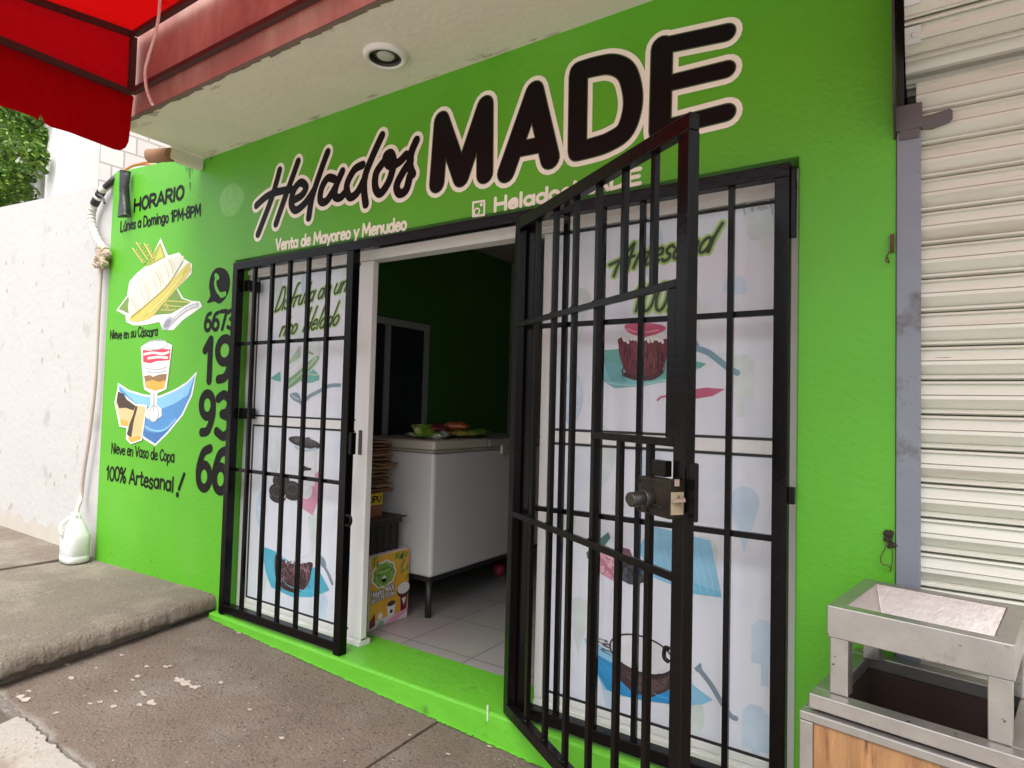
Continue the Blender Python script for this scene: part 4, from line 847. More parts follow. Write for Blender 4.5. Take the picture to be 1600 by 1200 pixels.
# ================================================================== INSIDE THE SHOP
# inner sliding door on the side wall
XI = -3.9
ind = thing('inner_door', (XI, 1.3, .138), 'dark inner sliding door with pale frame on the side wall inside', 'door')
M_dalu = mat('dull_aluminium', (.42, .42, .42), .45)
bm = B(); box(bm, XI+.001, XI+.04, .45, 1.99, 2.185, 2.245); obj('head_rail', bm, M_dalu, ind, bevel=.003)
for y0 in (.45, 1.44, 1.935):
    bm = B(); box(bm, XI+.001, XI+.035, y0, y0+.055, .14, 2.1845); obj('stile', bm, M_dalu, ind, bevel=.003)
for y0, y1 in ((.506, 1.439), (1.496, 1.934)):
    bm = B(); box(bm, XI+.001, XI+.015, y0, y1, .14, 2.1845); obj('dark_pane', bm, mat('dark_blue_glass', (.008, .014, .022), .35), ind)
# freezer
fz = thing('chest_freezer', (-2.95, 1.3, .139), 'large white chest freezer with beige lid standing on dark legs inside the shop', 'freezer')
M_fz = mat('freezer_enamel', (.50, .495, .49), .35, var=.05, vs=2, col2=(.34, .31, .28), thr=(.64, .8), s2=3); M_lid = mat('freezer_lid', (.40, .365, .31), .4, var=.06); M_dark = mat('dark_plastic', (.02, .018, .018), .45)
fx0, fx1, fy0, fy1 = -3.42, -2.66, .70, 2.35
bm = B(); box(bm, fx0, fx1, fy0, fy1, .40, 1.195); obj('body', bm, M_fz, fz, bevel=.02)
bm = B(); box(bm, fx0+.03, fx1-.03, fy0+.03, fy1-.03, .365, .3995); obj('base', bm, M_dark, fz)
bm = B(); box(bm, fx0-.008, fx1+.008, fy0-.008, fy1+.008, 1.196, 1.212); obj('rim', bm, mat('freezer_rim', (.30, .27, .23), .5), fz, bevel=.006)
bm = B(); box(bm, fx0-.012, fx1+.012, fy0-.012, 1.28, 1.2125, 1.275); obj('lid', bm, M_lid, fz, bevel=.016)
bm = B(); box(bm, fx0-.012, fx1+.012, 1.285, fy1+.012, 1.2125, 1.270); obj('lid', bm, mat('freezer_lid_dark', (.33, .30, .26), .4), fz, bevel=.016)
bm = B(); box(bm, fx1+.0125, fx1+.035, 1.42, 1.50, 1.16, 1.225); obj('latch', bm, M_lid, fz, bevel=.008)
for x in (fx0+.05, fx1-.045):
    for y in (fy0+.04, fy1-.06):
        bm = B(); cyl(bm, (x, y, .14), (x, y, .366), .022, 14); obj('leg', bm, M_dark, fz)
# printed cardboard display box
xb = -2.81; q = [PX(px, py, xb) for px, py in ((578, 869.6), (633, 858), (633, 962), (575, 992))]
by0, by1, bz1 = .32, .66, PX(606, 864, xb).z
bx = thing('display_box', (-3.0, .49, .139), 'orange printed cardboard box with the shop name and number by the doorway', 'box')
bm = B(); box(bm, -3.2, xb-.001, by0, by1, .14, bz1); obj('carton', bm, [mat('white_card', (.58, .56, .58), .6)], bx, bevel=.003)
bm = B(); box(bm, xb-.0008, xb+.002, by0+.004, by1-.002, .19, bz1-.004); pr = obj('printed_face', bm, mat('orange_print', (.62, .30, .03), .45, var=.2, vs=6, col2=(.62, .44, .04), thr=(.42, .7), s2=4), bx)
a = Art(lambda u, v, h: (xb+.0026+h, u, v)); H = bz1-.14; W = by1-by0
bu = lambda u, v: (by0+u*W, .14+v*H)
rg = []
for k in range(36):
    t = 2*math.pi*k/36; r = 1+.06*math.cos(9*t); rg.append((.34+.27*r*math.cos(t), .72+.17*r*math.sin(t)))
a.fill([bu(.34+(u-.34)*1.12, .72+(v-.72)*1.12) for u, v in rg], I_w, .0001); a.fill([bu(*p) for p in rg], ink('badge', (.16, .30, .06)), .0006); a.ring(bu(.34, .72), .065, .07, .004, I_lime, .0012)
a.stroke([bu(.17, .74), bu(.34, .78), bu(.50, .76)], .028, ink('badge_band', (.08, .17, .04)), .0012); write(a, 'Helados', bu(.18, .73), bu(.5, .75), .024, .004, [(0, I_lime, .0018)])
a.disc(bu(.34, .66), .018, .018, I_w, .0014); a.fill([bu(.27, .66), bu(.41, .66), bu(.38, .61), bu(.30, .61)], I_co, .0018)
for k in range(16):
    u, v = rj.choice([(rj.uniform(.05, .95), rj.uniform(.88, .98)), (rj.uniform(.68, .96), rj.uniform(.58, .95))]); an = rj.uniform(.4, 1.6)
    a.disc(bu(u, v), .022, .009, ink('leaf', (.12, .25, .04)), .0008, an, 10)
for txt, v in (('Helados MADE', .44), ('6673 19 93 66', .355)): write(a, txt, bu(.04, v), bu(.62, v+.03), .036, .005, [(.007, I_dk, .0006), (0, I_w, .0014)])
a.disc(bu(.86, .42), .06, .045, I_co, .0006); a.disc(bu(.86, .445), .055, .036, I_w, .0012)
a.fill([bu(.44, .26), bu(.66, .28), bu(.62, .12), bu(.47, .10)], I_w, .0008); a.disc(bu(.55, .28), .036, .016, I_co, .0014); a.disc(bu(.55, .17), .014, .012, I_dk, .0014)
a.fill([bu(.35, .02), bu(.75, .12), bu(.98, .22), bu(.98, .10), bu(.7, .02)], I_pk, .0004); a.fill([bu(.78, .34), bu(.97, .34), bu(.95, .14), bu(.80, .12)], I_mar, .0008); a.fill([bu(.82, .30), bu(.93, .31), bu(.88, .2)], I_w, .0014)
a.fill([bu(.02, .12), bu(.14, .22), bu(.16, .05), bu(.02, .02)], I_mar, .0008); a.disc(bu(.27, .16), .02, .02, I_w, .001); a.fill([bu(.18, .02), bu(.28, .1), bu(.38, .06), bu(.36, .01)], I_g, .0008)
a.done('printed_design', pr)
# crate, small box, cardboard stack
ct = thing('plastic_crate', (-3.0, .5, bz1), 'black plastic crate standing on the orange printed box', 'crate')
cx0, cx1, cy0, cy1 = -3.16, -2.85, .34, .60; cz0 = bz1+.001; cz1 = cz0+.20
bm = B(); box(bm, cx0, cx1, cy0, cy1, cz0, cz0+.012)
for x in (cx0, cx1-.01): box(bm, x, x+.01, cy0, cy1, cz0+.012, cz1-.03)
for y in (cy0, cy1-.01): box(bm, cx0+.01, cx1-.01, y, y+.01, cz0+.012, cz1-.03)
obj('crate_body', bm, M_dark, ct, bevel=.002)
bm = B()
for x in (cx0-.012, cx1-.012): box(bm, x, x+.024, cy0-.012, cy1+.012, cz1-.03, cz1)
for y in (cy0-.012, cy1-.012): box(bm, cx0+.012, cx1-.012, y, y+.024, cz1-.03, cz1)
obj('rim', bm, M_dark, ct, bevel=.003)
bm = B()
for k in range(5): y = cy0+.01+k*(cy1-cy0-.03)/4; box(bm, cx1+.0, cx1+.008, y, y+.01, cz0, cz1-.03)
obj('rib', bm, M_dark, ct)
bm = B(); box(bm, cx0-.03, cx1+.03, cy0-.0, cy1+.04, cz1+.001, cz1+.008); o = obj('flat_card', bm, mat('dark_card', (.05, .04, .035), .7)); tag(o, 'dark flat card lying across the top of the black crate', 'card')
yb = thing('food_box', (-3.02, .5, cz1+.009), 'small yellow and brown food box on the black crate below the cardboard', 'box')
z0 = cz1+.009
bm = B(); box(bm, -3.12, -2.925, .38, .52, z0, z0+.15); obj('carton', bm, mat('brown_food_card', (.22, .09, .035), .5, var=.3, vs=20), yb, bevel=.003)
bm = B(); box(bm, -2.9248, -2.922, .385, .515, z0+.075, z0+.145); yl = obj('yellow_label', bm, mat('yellow_label', (.55, .40, .01), .5), yb)
a = Art(lambda u, v, h: (-2.9216+h, u, v)); write(a, 'UPU', (.40, z0+.088), (.505, z0+.088), .045, .009, [(0, M_ink, .0002)]); a.done('label_lettering', yl)
sk = thing('cardboard_stack', (-3.05, .5, z0+.151), 'tall uneven stack of flattened brown cardboard beside the freezer', 'cardboard')
z = z0+.152; k = 0
while z < 1.27:
    t = rj.uniform(.006, .014); bm = B(); w_ = rj.uniform(.15, .2); cx = -3.05+rj.uniform(-.02, .02); an = rj.uniform(-.25, .25); dx = rj.uniform(.09, .15)
    box(bm, -w_, w_*.6+rj.uniform(-.01, .05), -.09, .10, 0, t)
    bmesh.ops.rotate(bm, verts=bm.verts, matrix=Euler((rj.uniform(-.04, .04), rj.uniform(0, .10), an)).to_matrix(), cent=(0, 0, 0)); bmesh.ops.translate(bm, verts=bm.verts, vec=(cx, .5, z))
    obj('cardboard_sheet', bm, mat('cardboard_%d' % (k % 4), [(.20, .10, .05), (.14, .07, .04), (.26, .15, .08), (.17, .10, .06)][k % 4], .8, var=.25, vs=14), sk); z += t+.008; k += 1
# snack bags on the freezer
def pillow(bm, w_, d_, h_, sd_):
    n = 12; g = {}
    for i in range(n+1):
        for j in range(n+1):
            u, v = i/n*2-1, j/n*2-1; e = (1-u**4)*(1-v**4)
            nn = noise.noise(Vector((u*2+sd_, v*2, sd_)))
            for s_ in (1, -1): g[i, j, s_] = bm.verts.new((u*w_/2*(1+.03*nn), v*d_/2, h_/2+s_*h_/2*e*(1+.5*nn)+.012*noise.noise(Vector((u*4, v*4, sd_+3)))))
    for s_ in (1, -1):
        for i in range(n):
            for j in range(n):
                q = [g[i, j, s_], g[i+1, j, s_], g[i+1, j+1, s_], g[i, j+1, s_]]; bm.faces.new(q if s_ > 0 else q[::-1]).smooth = True
    bmesh.ops.remove_doubles(bm, verts=bm.verts, dist=1e-5)
bags = [('green and white snack bag lying flat nearest the freezer corner', 672, 686, .0, .30, .20, .05, .3, (.14, .30, .05), (.6, .6, .55)), ('dark red snack bag lying on the green ones on the freezer', 676, 672, .045, .22, .15, .05, -.2, (.22, .03, .04), (.10, .02, .02)),
        ('orange snack bag on top of the pile on the freezer', 712, 670, .05, .20, .15, .06, .5, (.55, .17, .04), (.35, .08, .03)), ('yellow green snack bag in the middle of the pile on the freezer', 715, 681, .0, .30, .2, .055, -.4, (.34, .38, .05), (.5, .4, .1)),
        ('bright green snack bag at the right end of the pile', 738, 682, .0, .26, .2, .06, .2, (.13, .36, .04), (.05, .2, .03)), ('green snack bag standing upright at the left end of the pile', 663, 670, .035, .17, .13, .05, 1.2, (.16, .34, .03), (.4, .5, .2))]
for lab, px, py, dz, w_, d_, h_, an, c1, c2_ in bags:
    p = PX(px, py, -2.9); bm = B(); pillow(bm, w_, d_, h_, px*.1)
    rx = .6 if 'upright' in lab else 0
    bmesh.ops.rotate(bm, verts=bm.verts, matrix=Euler((rx, 0, an)).to_matrix(), cent=(0, 0, 0)); bmesh.ops.translate(bm, verts=bm.verts, vec=(p.x, p.y, 1.277+dz))
    o = obj('snack_bag', bm, mat('bag_%d' % px, tuple(v*.62 for v in c1), .3, var=.3, vs=18, col2=c2_, thr=(.5, .56), s2=11)); tag(o, lab, 'snack bag', 'snack bags on the freezer')
bm = B(); p = PZ(780, 890, .19); bmesh.ops.create_uvsphere(bm, u_segments=20, v_segments=12, radius=.05, matrix=Matrix.Translation((p.x, p.y, .19))); o = obj('ball', bm, mat('pink_rubber', (.4, .03, .10), .4), smooth=True); tag(o, 'small pink ball on the tiled floor under the freezer', 'ball')

# ================================================================== LEFT: WHITE WALL, JUG, PIPES
bw = thing('boundary_wall', (-8, .1, 0), 'low white painted boundary wall left of the green shop front', 'wall')
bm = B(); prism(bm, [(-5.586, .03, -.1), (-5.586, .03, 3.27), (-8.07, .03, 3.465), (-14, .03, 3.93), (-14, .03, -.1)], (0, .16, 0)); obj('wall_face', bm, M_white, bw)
a = Art(lambda u, v, h: (u, .03-.001-h, v))
for k in range(26):
    u, v = rj.uniform(-8, -5.9), rj.choice([rj.uniform(.3, 1.2), rj.uniform(1.5, 3)]); r = rj.uniform(.01, .03)
    a.fill([(u+r*math.cos(2*math.pi*j/7)*rj.uniform(.5, 1.3), v+r*1.2*math.sin(2*math.pi*j/7)*rj.uniform(.5, 1.3)) for j in range(7)], mat('bare_plaster', (.40, .34, .27), .9), .0)
a.fill([(-9, .2)]+[(-9+k*.1, .30+rj.uniform(0, .09)) for k in range(34)]+[(-5.6, .28), (-5.6, .2)], mat('damp_base', (.46, .42, .36), .9), .0002)
tag(a.done('plaster_patches', bw), kind='stuff')
# taped pipe bundle, crumbling foam, drain hose
Yp = -.03
pv = lambda px, py, y=Yp: PY(px, py, y)
tb = thing('taped_pipe', pv(160, 395), 'white taped air conditioner pipe bundle looping over the white wall top', 'pipe')
bm = B(); tube(bm, [pv(188, 276, .1), pv(172, 288, .0), pv(158, 300), pv(148, 318), pv(143, 335), pv(144, 352), pv(150, 370), pv(158, 383), pv(166, 392)], .029, 14); obj('pipe_wrap', bm, mat('tape_white', (.62, .62, .55), .6, var=.15, vs=10, bump=.5, bs=18), tb)
bm = B(); tube(bm, [pv(159, 299), pv(153, 308.5), pv(147.5, 319)], .0335, 14); tube(bm, [pv(189, 271, .06), pv(177, 281, .0), pv(164, 293)], .024, 10); tube(bm, [pv(154, 304, -.06), pv(160, 308, -.08), pv(163.5, 318, -.08)], .009, 8); obj('black_tape', bm, M_dark, tb)
bm = B(); tube(bm, [pv(154.5, 306), pv(152.5, 309.5)], .0345, 14, False); obj('tape_band', bm, mat('tape_band_white', (.8, .8, .76), .6), tb)
wrap_ = [pv(148, 318), pv(143, 335), pv(144, 352), pv(150, 370), pv(158, 383)]
bm = B(); cw_ = cat_(wrap_, 5)
for k in range(1, len(cw_)-1, 2): dq = (cw_[k+1]-cw_[k]).normalized()*.010; tube(bm, [cw_[k]-dq, cw_[k]+dq], .0305, 14, False)
tag(obj('tape_turns', bm, mat('tape_white_edge', (.50, .50, .44), .6), tb), kind='stuff')
bm = B(); tube(bm, [pv(163, 386), pv(160, 400), pv(158, 418)], .034, 12)
for k in range(46):
    p = pv(160+max(-7, min(7, rj.gauss(0, 3.8))), rj.uniform(389, 415), rj.uniform(-.06, 0)); bmesh.ops.create_icosphere(bm, subdivisions=1, radius=rj.uniform(.018, .042), matrix=Matrix.Translation(p) @ Euler((rj.random()*3, rj.random()*3, 0)).to_matrix().to_4x4() @ Matrix.Diagonal((1, .7, 1.3, 1)))
obj('foam', bm, mat('crumbling_foam', (.46, .37, .28), .95, var=.4, vs=20, bump=.8, bs=50), tb)
JZ = .203; jc = PZ(124, 876, JZ); jc.y = -.13
bm = B(); tube(bm, [pv(160, 412), pv(157, 430), pv(152, 520), pv(148, 600), pv(139, 680), pv(130, 740), pv(126, 780), (jc.x, jc.y, JZ+.40), (jc.x+.005, jc.y, JZ+.24)], .017, 10); o = obj('drain_hose', bm, mat('beige_hose', (.55, .46, .42), .55)); tag(o, 'thin beige drain hose running down the white wall into the jug', 'hose')
jg = thing('plastic_jug', (jc.x, jc.y, JZ), 'translucent white plastic jug on the raised sidewalk catching the hose', 'jug')
bm = B(); n = 28; rings = []
for hw, hd, z in ((.100, .075, 0), (.112, .085, .012), (.113, .086, .05), (.109, .083, .055), (.113, .086, .062), (.113, .086, .20), (.109, .082, .215), (.085, .065, .275), (.05, .042, .325), (.030, .030, .345), (.030, .030, .385), (.024, .024, .385), (.024, .024, .35)):
    rg = []
    for k in range(n):
        t = 2*math.pi*k/n; c_, s_ = math.cos(t), math.sin(t); e = .62 if z < .25 else .9
        rg.append(bm.verts.new((jc.x+hw*math.copysign(abs(c_)**e, c_), jc.y+hd*math.copysign(abs(s_)**e, s_), JZ+z)))
    rings.append(rg)
for A, Q in zip(rings, rings[1:]):
    for k in range(n): bm.faces.new((A[k], A[(k+1) % n], Q[(k+1) % n], Q[k])).smooth = True
bm.faces.new(rings[0][::-1])
M_jug = mat('translucent_plastic', (.66, .67, .65), .4, var=.06)
MATS['translucent_plastic'].node_tree.nodes['Principled BSDF'].inputs['Subsurface Weight'].default_value = .3
obj('bottle', bm, M_jug, jg)
bm = B(); tube(bm, [(jc.x-.03, jc.y-.03, JZ+.345), (jc.x-.02, jc.y-.092, JZ+.30), (jc.x-.0, jc.y-.10, JZ+.24), (jc.x, jc.y-.08, JZ+.20)], .014, 10); obj('handle', bm, M_jug, jg)
bm = B(); box(bm, jc.x-.1155, jc.x-.1135, jc.y-.05, jc.y+.05, JZ+.07, JZ+.19); obj('label', bm, mat('teal_label', (.10, .28, .27), .5, col2=(.6, .62, .6), thr=(.48, .52), s2=18), jg)
# black cloth and orange cord on top of the green wall
bm = B(); n = 22; top = pv(196, 268, -.05); R1 = []
for i in range(n+1):
    t = i/n; p = pv(196-2*t, 268+70*t, -.05); wd = .026-.026*t*(1-t)*2.2+.026*t*t+.006*math.sin(9*t); rg = []
    for k in range(16):
        an = 2*math.pi*k/16; f = 1+.22*math.sin(3*an+t*4)+.1*noise.noise(Vector((an, t*3, 0)))
        rg.append(bm.verts.new((p.x+wd*1.25*math.cos(an)*f, p.y+.035*math.sin(an)*f, p.z)))
    R1.append(rg)
for A, Q in zip(R1, R1[1:]):
    for k in range(16): bm.faces.new((A[k], A[(k+1) % 16], Q[(k+1) % 16], Q[k])).smooth = True
bm.faces.new(R1[0]); bm.faces.new(R1[-1][::-1])
o = obj('black_bag', bm, mat('black_plastic_film', (.03, .03, .033), .4, var=.4, vs=20, bump=.6, bs=25)); tag(o, 'dark plastic bag hanging over the top of the green wall', 'bag')
bm = B(); tube(bm, [pv(190, 270, .05), pv(205, 260, .05), pv(220, 255.5, .05), pv(235, 253, .05), pv(248, 253, .05)], .010, 8); tube(bm, [pv(205, 260, .09), pv(222, 257, .09), pv(240, 258, .09)], .008, 8); tube(bm, [pv(246, 253, .05), pv(258, 255, .05), pv(270, 262, .05)], .013, 8, mi=1)
o = obj('orange_cord', bm, [mat('orange_cord', (.62, .17, .07), .5), M_dark]); tag(o, 'orange electric cord arched along the top of the green wall', 'cord')
bm = B(); p = PX(252, 232, -4.27); q = PX(268, 238, -4.27); cyl(bm, (-4.42, p.y, p.z-.02), (-4.245, p.y+.05, p.z-.03), .045, 18); o = obj('clay_pipe', bm, mat('terracotta', (.33, .17, .09), .8, var=.25)); tag(o, 'short terracotta pipe end under the canopy slab corner', 'pipe')

# ================================================================== BACKGROUND: HOUSE AND TREE
HXc = -9.0; hy = PX(155, 250, HXc).y
hs_ = thing('neighbour_house', (HXc-2, hy, 0), 'pale sunlit house with exposed block wall behind the white wall', 'house')
def block_mat():
    m = bpy.data.materials.new('block_wall'); m.use_nodes = True; n = m.node_tree; L = n.links; b = n.nodes['Principled BSDF']
    tc = n.nodes.new('ShaderNodeTexCoord'); sp = n.nodes.new('ShaderNodeSeparateXYZ'); cb_ = n.nodes.new('ShaderNodeCombineXYZ')
    L.new(tc.outputs['Object'], sp.inputs[0]); L.new(sp.outputs['Y'], cb_.inputs[0]); L.new(sp.outputs['Z'], cb_.inputs[1])
    br = n.nodes.new('ShaderNodeTexBrick'); br.offset = .5; br.inputs['Scale'].default_value = 1/S; br.inputs['Brick Width'].default_value = .30; br.inputs['Row Height'].default_value = .24; br.inputs['Mortar Size'].default_value = .012
    br.inputs['Color1'].default_value = (.84, .78, .72, 1); br.inputs['Color2'].default_value = (.78, .70, .63, 1); br.inputs['Mortar'].default_value = (.52, .45, .40, 1)
    L.new(cb_.outputs[0], br.inputs['Vector']); L.new(br.outputs['Color'], b.inputs['Base Color']); b.inputs['Roughness'].default_value = .9; return m
bm = B(); box(bm, HXc-.2, HXc, hy+.001, hy+9, 0, 9); obj('block_wall', bm, block_mat(), hs_)
M_hw = mat('house_plaster', (.82, .80, .76), .85, var=.04, col2=(.62, .56, .48), thr=(.66, .8), s2=1.5)
xm = PY(106, 250, hy).x
bm = B(); box(bm, xm, HXc+.003, hy-.25, hy, 0, 9); obj('plaster_wall', bm, M_hw, hs_)
bm = B(); box(bm, xm-12, xm-.001, hy+.06, hy+.3, 0, 9); obj('plaster_wall', bm, M_hw, hs_)
p = PY(95, 216, hy-.1); bm = B(); box(bm, xm-12, xm-.001, hy-.16, hy+.059, p.z-.10, p.z+.35); obj('beam', bm, mat('grey_beam_plaster', (.58, .54, .47), .9), hs_)
# tree beyond the wall
tc_ = PY(-8, 235, .95)
tr = thing('tree', (tc_.x-.9, 1.1, 0), 'leafy green tree rising behind the white boundary wall', 'tree')
bm = B(); base = Vector((tc_.x-.9, 1.1, 0)); tube(bm, [base, base+Vector((.1, 0, 1.6)), base+Vector((.25, -.03, 3.0)), base+Vector((.4, 0, 4.2))], lambda t: .14-.09*t, 10)
for k in range(7):
    an = k*.9; tube(bm, [base+Vector((.25, -.03, 2.8+.15*k)), base+Vector((.25+.5*math.cos(an), .3*math.sin(an), 3.3+.2*k)), base+Vector((.25+1.0*math.cos(an), .6*math.sin(an), 3.7+.22*k))], lambda t: .05-.035*t, 7)
obj('trunk', bm, mat('bark', (.10, .075, .055), .9, bump=.6, bs=25), tr)
bm = B(); cl = []
edge = [(8, 215), (25, 190), (28, 212), (10, 270), (30, 268), (24, 300), (48, 190), (5, 190), (52, 232), (38, 232), (2, 310), (15, 245), (66, 190), (72, 215), (74, 225), (62, 240), (58, 258), (46, 272), (40, 295), (44, 302), (22, 312), (10, 325), (0, 330), (30, 200), (10, 195), (-10, 250), (30, 230), (15, 260), (35, 250), (20, 285), (45, 215), (50, 235), (-20, 300), (-15, 220), (0, 210), (5, 240), (60, 205), (52, 200), (5, 300), (-30, 200), (-30, 180), (20, 175), (45, 180), (60, 170), (-10, 160), (30, 150), (0, 330)]
for (px, py) in edge:
    d_ = rj.uniform(.75, 1.35); cl.append((PY(px-6, py, d_), rj.uniform(.12, .22)))
for k in range(70):
    v = Vector((rj.gauss(0, 1), rj.gauss(0, 1), rj.gauss(0, 1))).normalized()*rj.random()**.33; cl.append((tc_+Vector((-1.1+v.x*1.25, .55+v.y*1.0, .35+v.z*1.35)), rj.uniform(.16, .3)))
for c_, r in cl:
    for k in range(170):
        v = Vector((rj.gauss(0, 1), rj.gauss(0, 1), rj.gauss(0, 1))).normalized()*r*rj.random()**.4; p = c_+v
        s_ = rj.uniform(.022, .042); e = Euler((rj.uniform(-.9, .9), rj.uniform(-.9, .9), rj.uniform(0, 6.3))).to_matrix()
        q = [p+e @ Vector(w_)*s_ for w_ in ((-1.2, 0, 0), (-.3, -.62, .12), (.7, -.5, .05), (1.3, 0, -.1), (.7, .5, .05), (-.3, .62, .12))]
        f = bm.faces.new([bm.verts.new(x) for x in q]); f.material_index = rj.choice((0, 0, 1, 2))
def leafm(n_, c): return mat(n_, c, .45, var=.3, vs=3)
obj('crown', bm, [leafm('leaf_mid', (.13, .25, .03)), leafm('leaf_light', (.22, .34, .05)), leafm('leaf_dark', (.07, .15, .022))], tr)

# ================================================================== RIGHT: SHUTTER
rsx = thing('roller_shutter', (.6, .1, 0), 'closed cream corrugated roller shutter right of the green wall', 'shutter')
pit = .1099; z_top = 2.392+pit*2
prof = [(0, .012), (.003, -.004), (.010, -.006), (.013, 0), (.045, -.006), (.047, -.003), (.049, -.007), (.060, -.008), (.088, .004), (.090, .006), (.093, -.002), (.098, -.007), (.103, -.007), (.107, -.001)]
bm = B(); rows = []
z = z_top
while z > -.3:
    for t, y in prof: rows.append((z-t, .035+y*2.2))
    z -= pit
x0s, x1s = -.045, 3.5
va = [[bm.verts.new((x, y, zz)) for x in (x0s, x1s)] for zz, y in rows]
for A, Q in zip(va, va[1:]): bm.faces.new((A[0], Q[0], Q[1], A[1]))
obj('curtain', bm, M_shutter, rsx)
bm = B(); RC = Vector((0, .17, 2.93)); RR = .295; rows = []; ang = -1.2
a0 = math.radians(-105)
tt = 0
tot = RR*math.radians(230)
while tt < tot:
    for t, y in prof:
        an = math.radians(-62)-(tt+t)/RR; r_ = RR-y*2.2; rows.append((RC.y+r_*math.cos(an), RC.z+r_*math.sin(an)))
    tt += pit
va = [[bm.verts.new((x, y, zz)) for x in (-.075, 3.5)] for y, zz in rows]
for A, Q in zip(va, va[1:]): bm.faces.new((A[0], A[1], Q[1], Q[0]))
cyl(bm, (-.07, RC.y, RC.z), (3.5, RC.y, RC.z), RR-.03, 32)
obj('roll', bm, M_shutter, rsx)
M_clip = mat('zinc_clip', (.55, .55, .53), .4, metal=.7)
for an in (-.35, -.0, .35, .72):
    y = RC.y-(RR+.012)*math.cos(an); z = RC.z-(RR+.012)*math.sin(an); bm = B()
    bar(bm, (-.076, y, z), (-.030, y, z), .012, .055, Vector((0, -math.sin(an), math.cos(an)))); cyl(bm, (-.05, y-.004*math.cos(an), z), (-.05, y-.014*math.cos(an), z-.010*math.sin(an)), .008, 10); obj('end_clip', bm, M_clip, rsx, bevel=.002)
bm = B(); box(bm, -.0985, -.031, -.008, .07, -.3, 2.44); obj('guide_rail', bm, M_grey, rsx, bevel=.003)
bm = B(); box(bm, -.102, -.028, -.014, .05, 2.441, 2.525); box(bm, -.09, -.035, -.016, -.0085, 2.41, 2.4405); obj('rail_cap', bm, mat('dark_grey_steel', (.09, .085, .08), .5, var=.3), rsx, bevel=.002)
bm = B(); prism(bm, [(-.03, -.012, 2.435), (-.03, -.012, 2.475), (.045, -.012, 2.485), (.053, -.012, 2.478), (.053, -.012, 2.452), (.045, -.012, 2.442), (-.0, -.012, 2.43)], (0, .01, 0)); obj('catch_tab', bm, mat('dark_grey_steel', (0, 0, 0)), rsx, bevel=.002)
bm = B(); prism(bm, [(-.107, -.005, 2.42), (-.107, -.10, 2.50), (-.107, -.155, 2.72), (-.107, -.16, 3.4), (-.107, .1, 3.4), (-.107, .1, 2.42)], (.006, 0, 0)); obj('side_plate', bm, mat('brown_plate', (.035, .024, .022), .6), rsx)
# wall behind the roll, and a dark box added to blacken the side gap
bm = B(); box(bm, -.098, 3.6, .50, .6, -.3, 4.2); box(bm, -.098, -.080, .0, .499, 2.53, 4.2); obj('wall_and_gap_box', bm, mat('dark_wall_gap_fill', (.03, .025, .022), .9), rsx)
# wire scraps
for lab, c, sc_ in (('rusty wire scrap sticking out of the wall beside the upper grey rail', (1393, 385), 1), ('tangled wire hanging from a hole beside the lower grey rail', (1391, 845), 1.3)):
    w_ = thing('wire_scrap', PY(c[0], c[1], -.01), lab, 'wire'); bm = B(); W_ = lambda dx, dy, y: PY(c[0]+dx, c[1]+dy, y)
    if sc_ == 1: tube(bm, [W_(2, -15, -.004), W_(1, 0, -.012), W_(-3, 8, -.02), W_(-7, 16, -.02), W_(-9, 22, -.03), W_(-4, 25, -.02), W_(-8, 14, -.02)], .0022, 6)
    else: tube(bm, [W_(2, -10, -.004), W_(-4, 0, -.015), W_(-9, 14, -.02), W_(-15, 26, -.02), W_(-13, 36, -.02), W_(-4, 38, -.02), W_(2, 44, -.01)], .0017, 6); tube(bm, [W_(0, 5, -.01), W_(4, 25, -.015), W_(0, 48, -.012)], .0015, 6)
    obj('wire', bm, mat('rusty_wire', (.10, .045, .025), .8), w_)
    bm = B(); q = W_(1, 0 if sc_ > 1 else -4, 0)
    if sc_ > 1:
        for k in range(9): bmesh.ops.create_icosphere(bm, subdivisions=1, radius=rj.uniform(.007, .013), matrix=Matrix.Translation((q.x+rj.uniform(-.012, .008), -.006, q.z+rj.uniform(-.02, .03))))
        obj('torn_hole', bm, mat('dark_cavity', (.03, .022, .016), .9), w_)
    else: box(bm, q.x-.006, q.x+.006, -.012, -.0015, q.z-.03, q.z+.03); obj('rusty_plate', bm, mat('rusty_wire', (0, 0, 0)), w_)

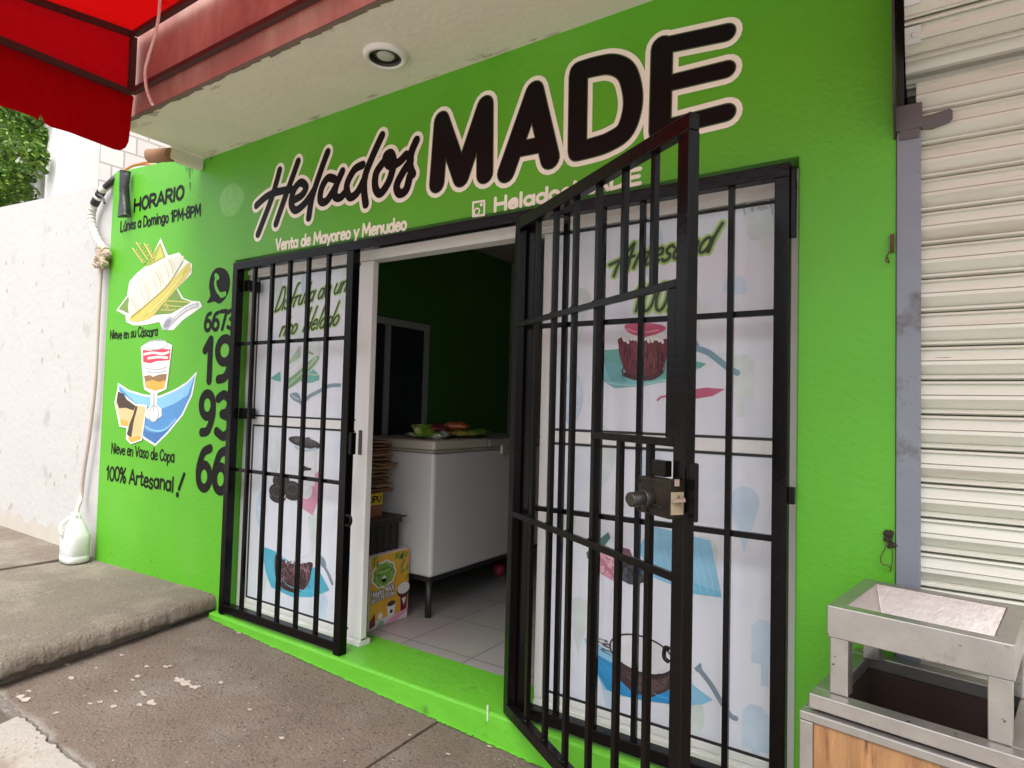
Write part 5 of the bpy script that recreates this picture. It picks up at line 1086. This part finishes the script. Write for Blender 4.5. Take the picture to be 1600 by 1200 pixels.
# ================================================================== TRASH BIN
ZB = .985
c4s = [PZ(px, py, ZB) for px, py in ((1292, 945), (1586, 1008), (1540, 937), (1308, 898))]
ex = (c4s[1]-c4s[0]); BW = ex.length; rz = math.atan2(ex.y, ex.x); BD = ((c4s[3]-c4s[0]).length+(c4s[2]-c4s[1]).length)/2
ey = Vector((-math.sin(rz), math.cos(rz), 0)); cen = (c4s[0]+c4s[1])/2+ey*BD/2
gz = zlow(cen.x, cen.y)
tbn = thing('trash_bin', (cen.x, cen.y, gz), 'steel litter bin with tray top and wooden sides in the lower right corner', 'bin', rot=rz)
T = ZB-gz
def tp(name, f, m=None, bev=.003, label=None):
    bm = B(); f(bm); return obj(name, bm, m or M_steel, tbn, bevel=bev, local=True)
hw, hd = BW/2, BD/2; rim = .05*BW/.41; hR = .085
def tray(b):
    o_ = [(-hw, -hd), (hw, -hd), (hw, hd), (-hw, hd)]; i_ = [(x*.80, y*.80) for x, y in o_]; k_ = [(x*.68, y*.55) for x, y in o_]
    O0 = [b.verts.new((x, y, T-hR)) for x, y in o_]; O1 = [b.verts.new((x, y, T)) for x, y in o_]; I1 = [b.verts.new((x, y, T)) for x, y in i_]; K = [b.verts.new((x, y, T-.078)) for x, y in k_]; U0 = [b.verts.new((x*.9, y*.9, T-hR)) for x, y in o_]
    for k in range(4):
        j = (k+1) % 4
        b.faces.new((O0[k], O0[j], O1[j], O1[k])); b.faces.new((O1[k], O1[j], I1[j], I1[k])); b.faces.new((I1[k], I1[j], K[j], K[k])); b.faces.new((U0[k], U0[j], O0[j], O0[k]))
    b.faces.new(K); b.faces.new(U0[::-1])
tp('tray_top', tray)
bm = B(); pw = .052
zp0 = T-.235
for sx in (-1, 1):
    for sy in (-1, 1): tp('corner_post', lambda b: box(b, sx*hw-(pw if sx > 0 else -.006), sx*hw+(-.006 if sx > 0 else pw), sy*hd-(pw if sy > 0 else -.006), sy*hd+(-.006 if sy > 0 else pw), zp0, T-hR-.0005))
cw, cdp = hw+.035, hd+.035; c0 = T-.235; c1 = T-.275
def collar(b):
    for (xa, xb_, ya_, yb_) in ((-cw, cw, -cdp, -cdp+.05), (-cw, cw, cdp-.05, cdp), (-cw, -cw+.05, -cdp+.05, cdp-.05), (cw-.05, cw, -cdp+.05, cdp-.05)): box(b, xa, xb_, ya_, yb_, c1, c0-.0005)
tp('collar', collar)
b2, d2 = cw+.018, cdp+.018
def frame(b):
    for sx in (-1, 1):
        for sy in (-1, 1): box(b, min(sx*b2, sx*(b2-.035)), max(sx*b2, sx*(b2-.035)), min(sy*d2, sy*(d2-.035)), max(sy*d2, sy*(d2-.035)), .02, c1-.0305)
    for sy in (-1, 1): box(b, -b2, b2, min(sy*d2, sy*(d2-.035)), max(sy*d2, sy*(d2-.035)), c1-.03, c1-.006)
    for sx in (-1, 1): box(b, min(sx*b2, sx*(b2-.035)), max(sx*b2, sx*(b2-.035)), -d2+.0355, d2-.0355, c1-.03, c1-.006)
tp('frame', frame)
M_wood = mat('varnished_wood', (.35, .18, .075), .5, var=.5, vs=5, bump=.3, bs=30, col2=(.20, .085, .032), thr=(.46, .68), s2=3.2, stretch=(7, 7, .9), spk=((9, .60, .72, (.12, .05, .02)),))
tp('wooden_panel', lambda b: box(b, -b2+.036, b2-.036, -d2+.006, -d2+.024, .03, c1-.0305), M_wood, 0)
tp('wooden_panel', lambda b: box(b, -b2+.036, b2-.036, d2-.024, d2-.006, .03, c1-.0305), M_wood, 0)
tp('wooden_panel', lambda b: box(b, -b2+.006, -b2+.024, -d2+.036, d2-.036, .03, c1-.0305), M_wood, 0)
tp('wooden_panel', lambda b: box(b, b2-.024, b2-.006, -d2+.036, d2-.036, .03, c1-.0305), M_wood, 0)
def liner(b):
    for (xa, xb_, ya_, yb_) in ((-cw+.05, cw-.05, -cdp+.05, -cdp+.054), (-cw+.05, cw-.05, cdp-.054, cdp-.05), (-cw+.05, -cw+.054, -cdp+.054, cdp-.054), (cw-.054, cw-.05, -cdp+.054, cdp-.054)): box(b, xa, xb_, ya_, yb_, .25, c1-.0)
    box(b, -cw+.055, cw-.055, -cdp+.055, cdp-.055, .25, .27)
tp('liner', liner, mat('rusty_dark_liner', (.045, .022, .015), .6, var=.4, vs=6), 0)

# ------------------------------------------------------------------ bring everything to real size
done = set()
for o in list(sc.objects):
    if o.type in ('CAMERA', 'LIGHT'): continue
    o.location = Vector(o.location)*S
    if o.type == 'MESH' and o.data.name not in done:
        o.data.transform(Matrix.Scale(S, 4)); done.add(o.data.name)
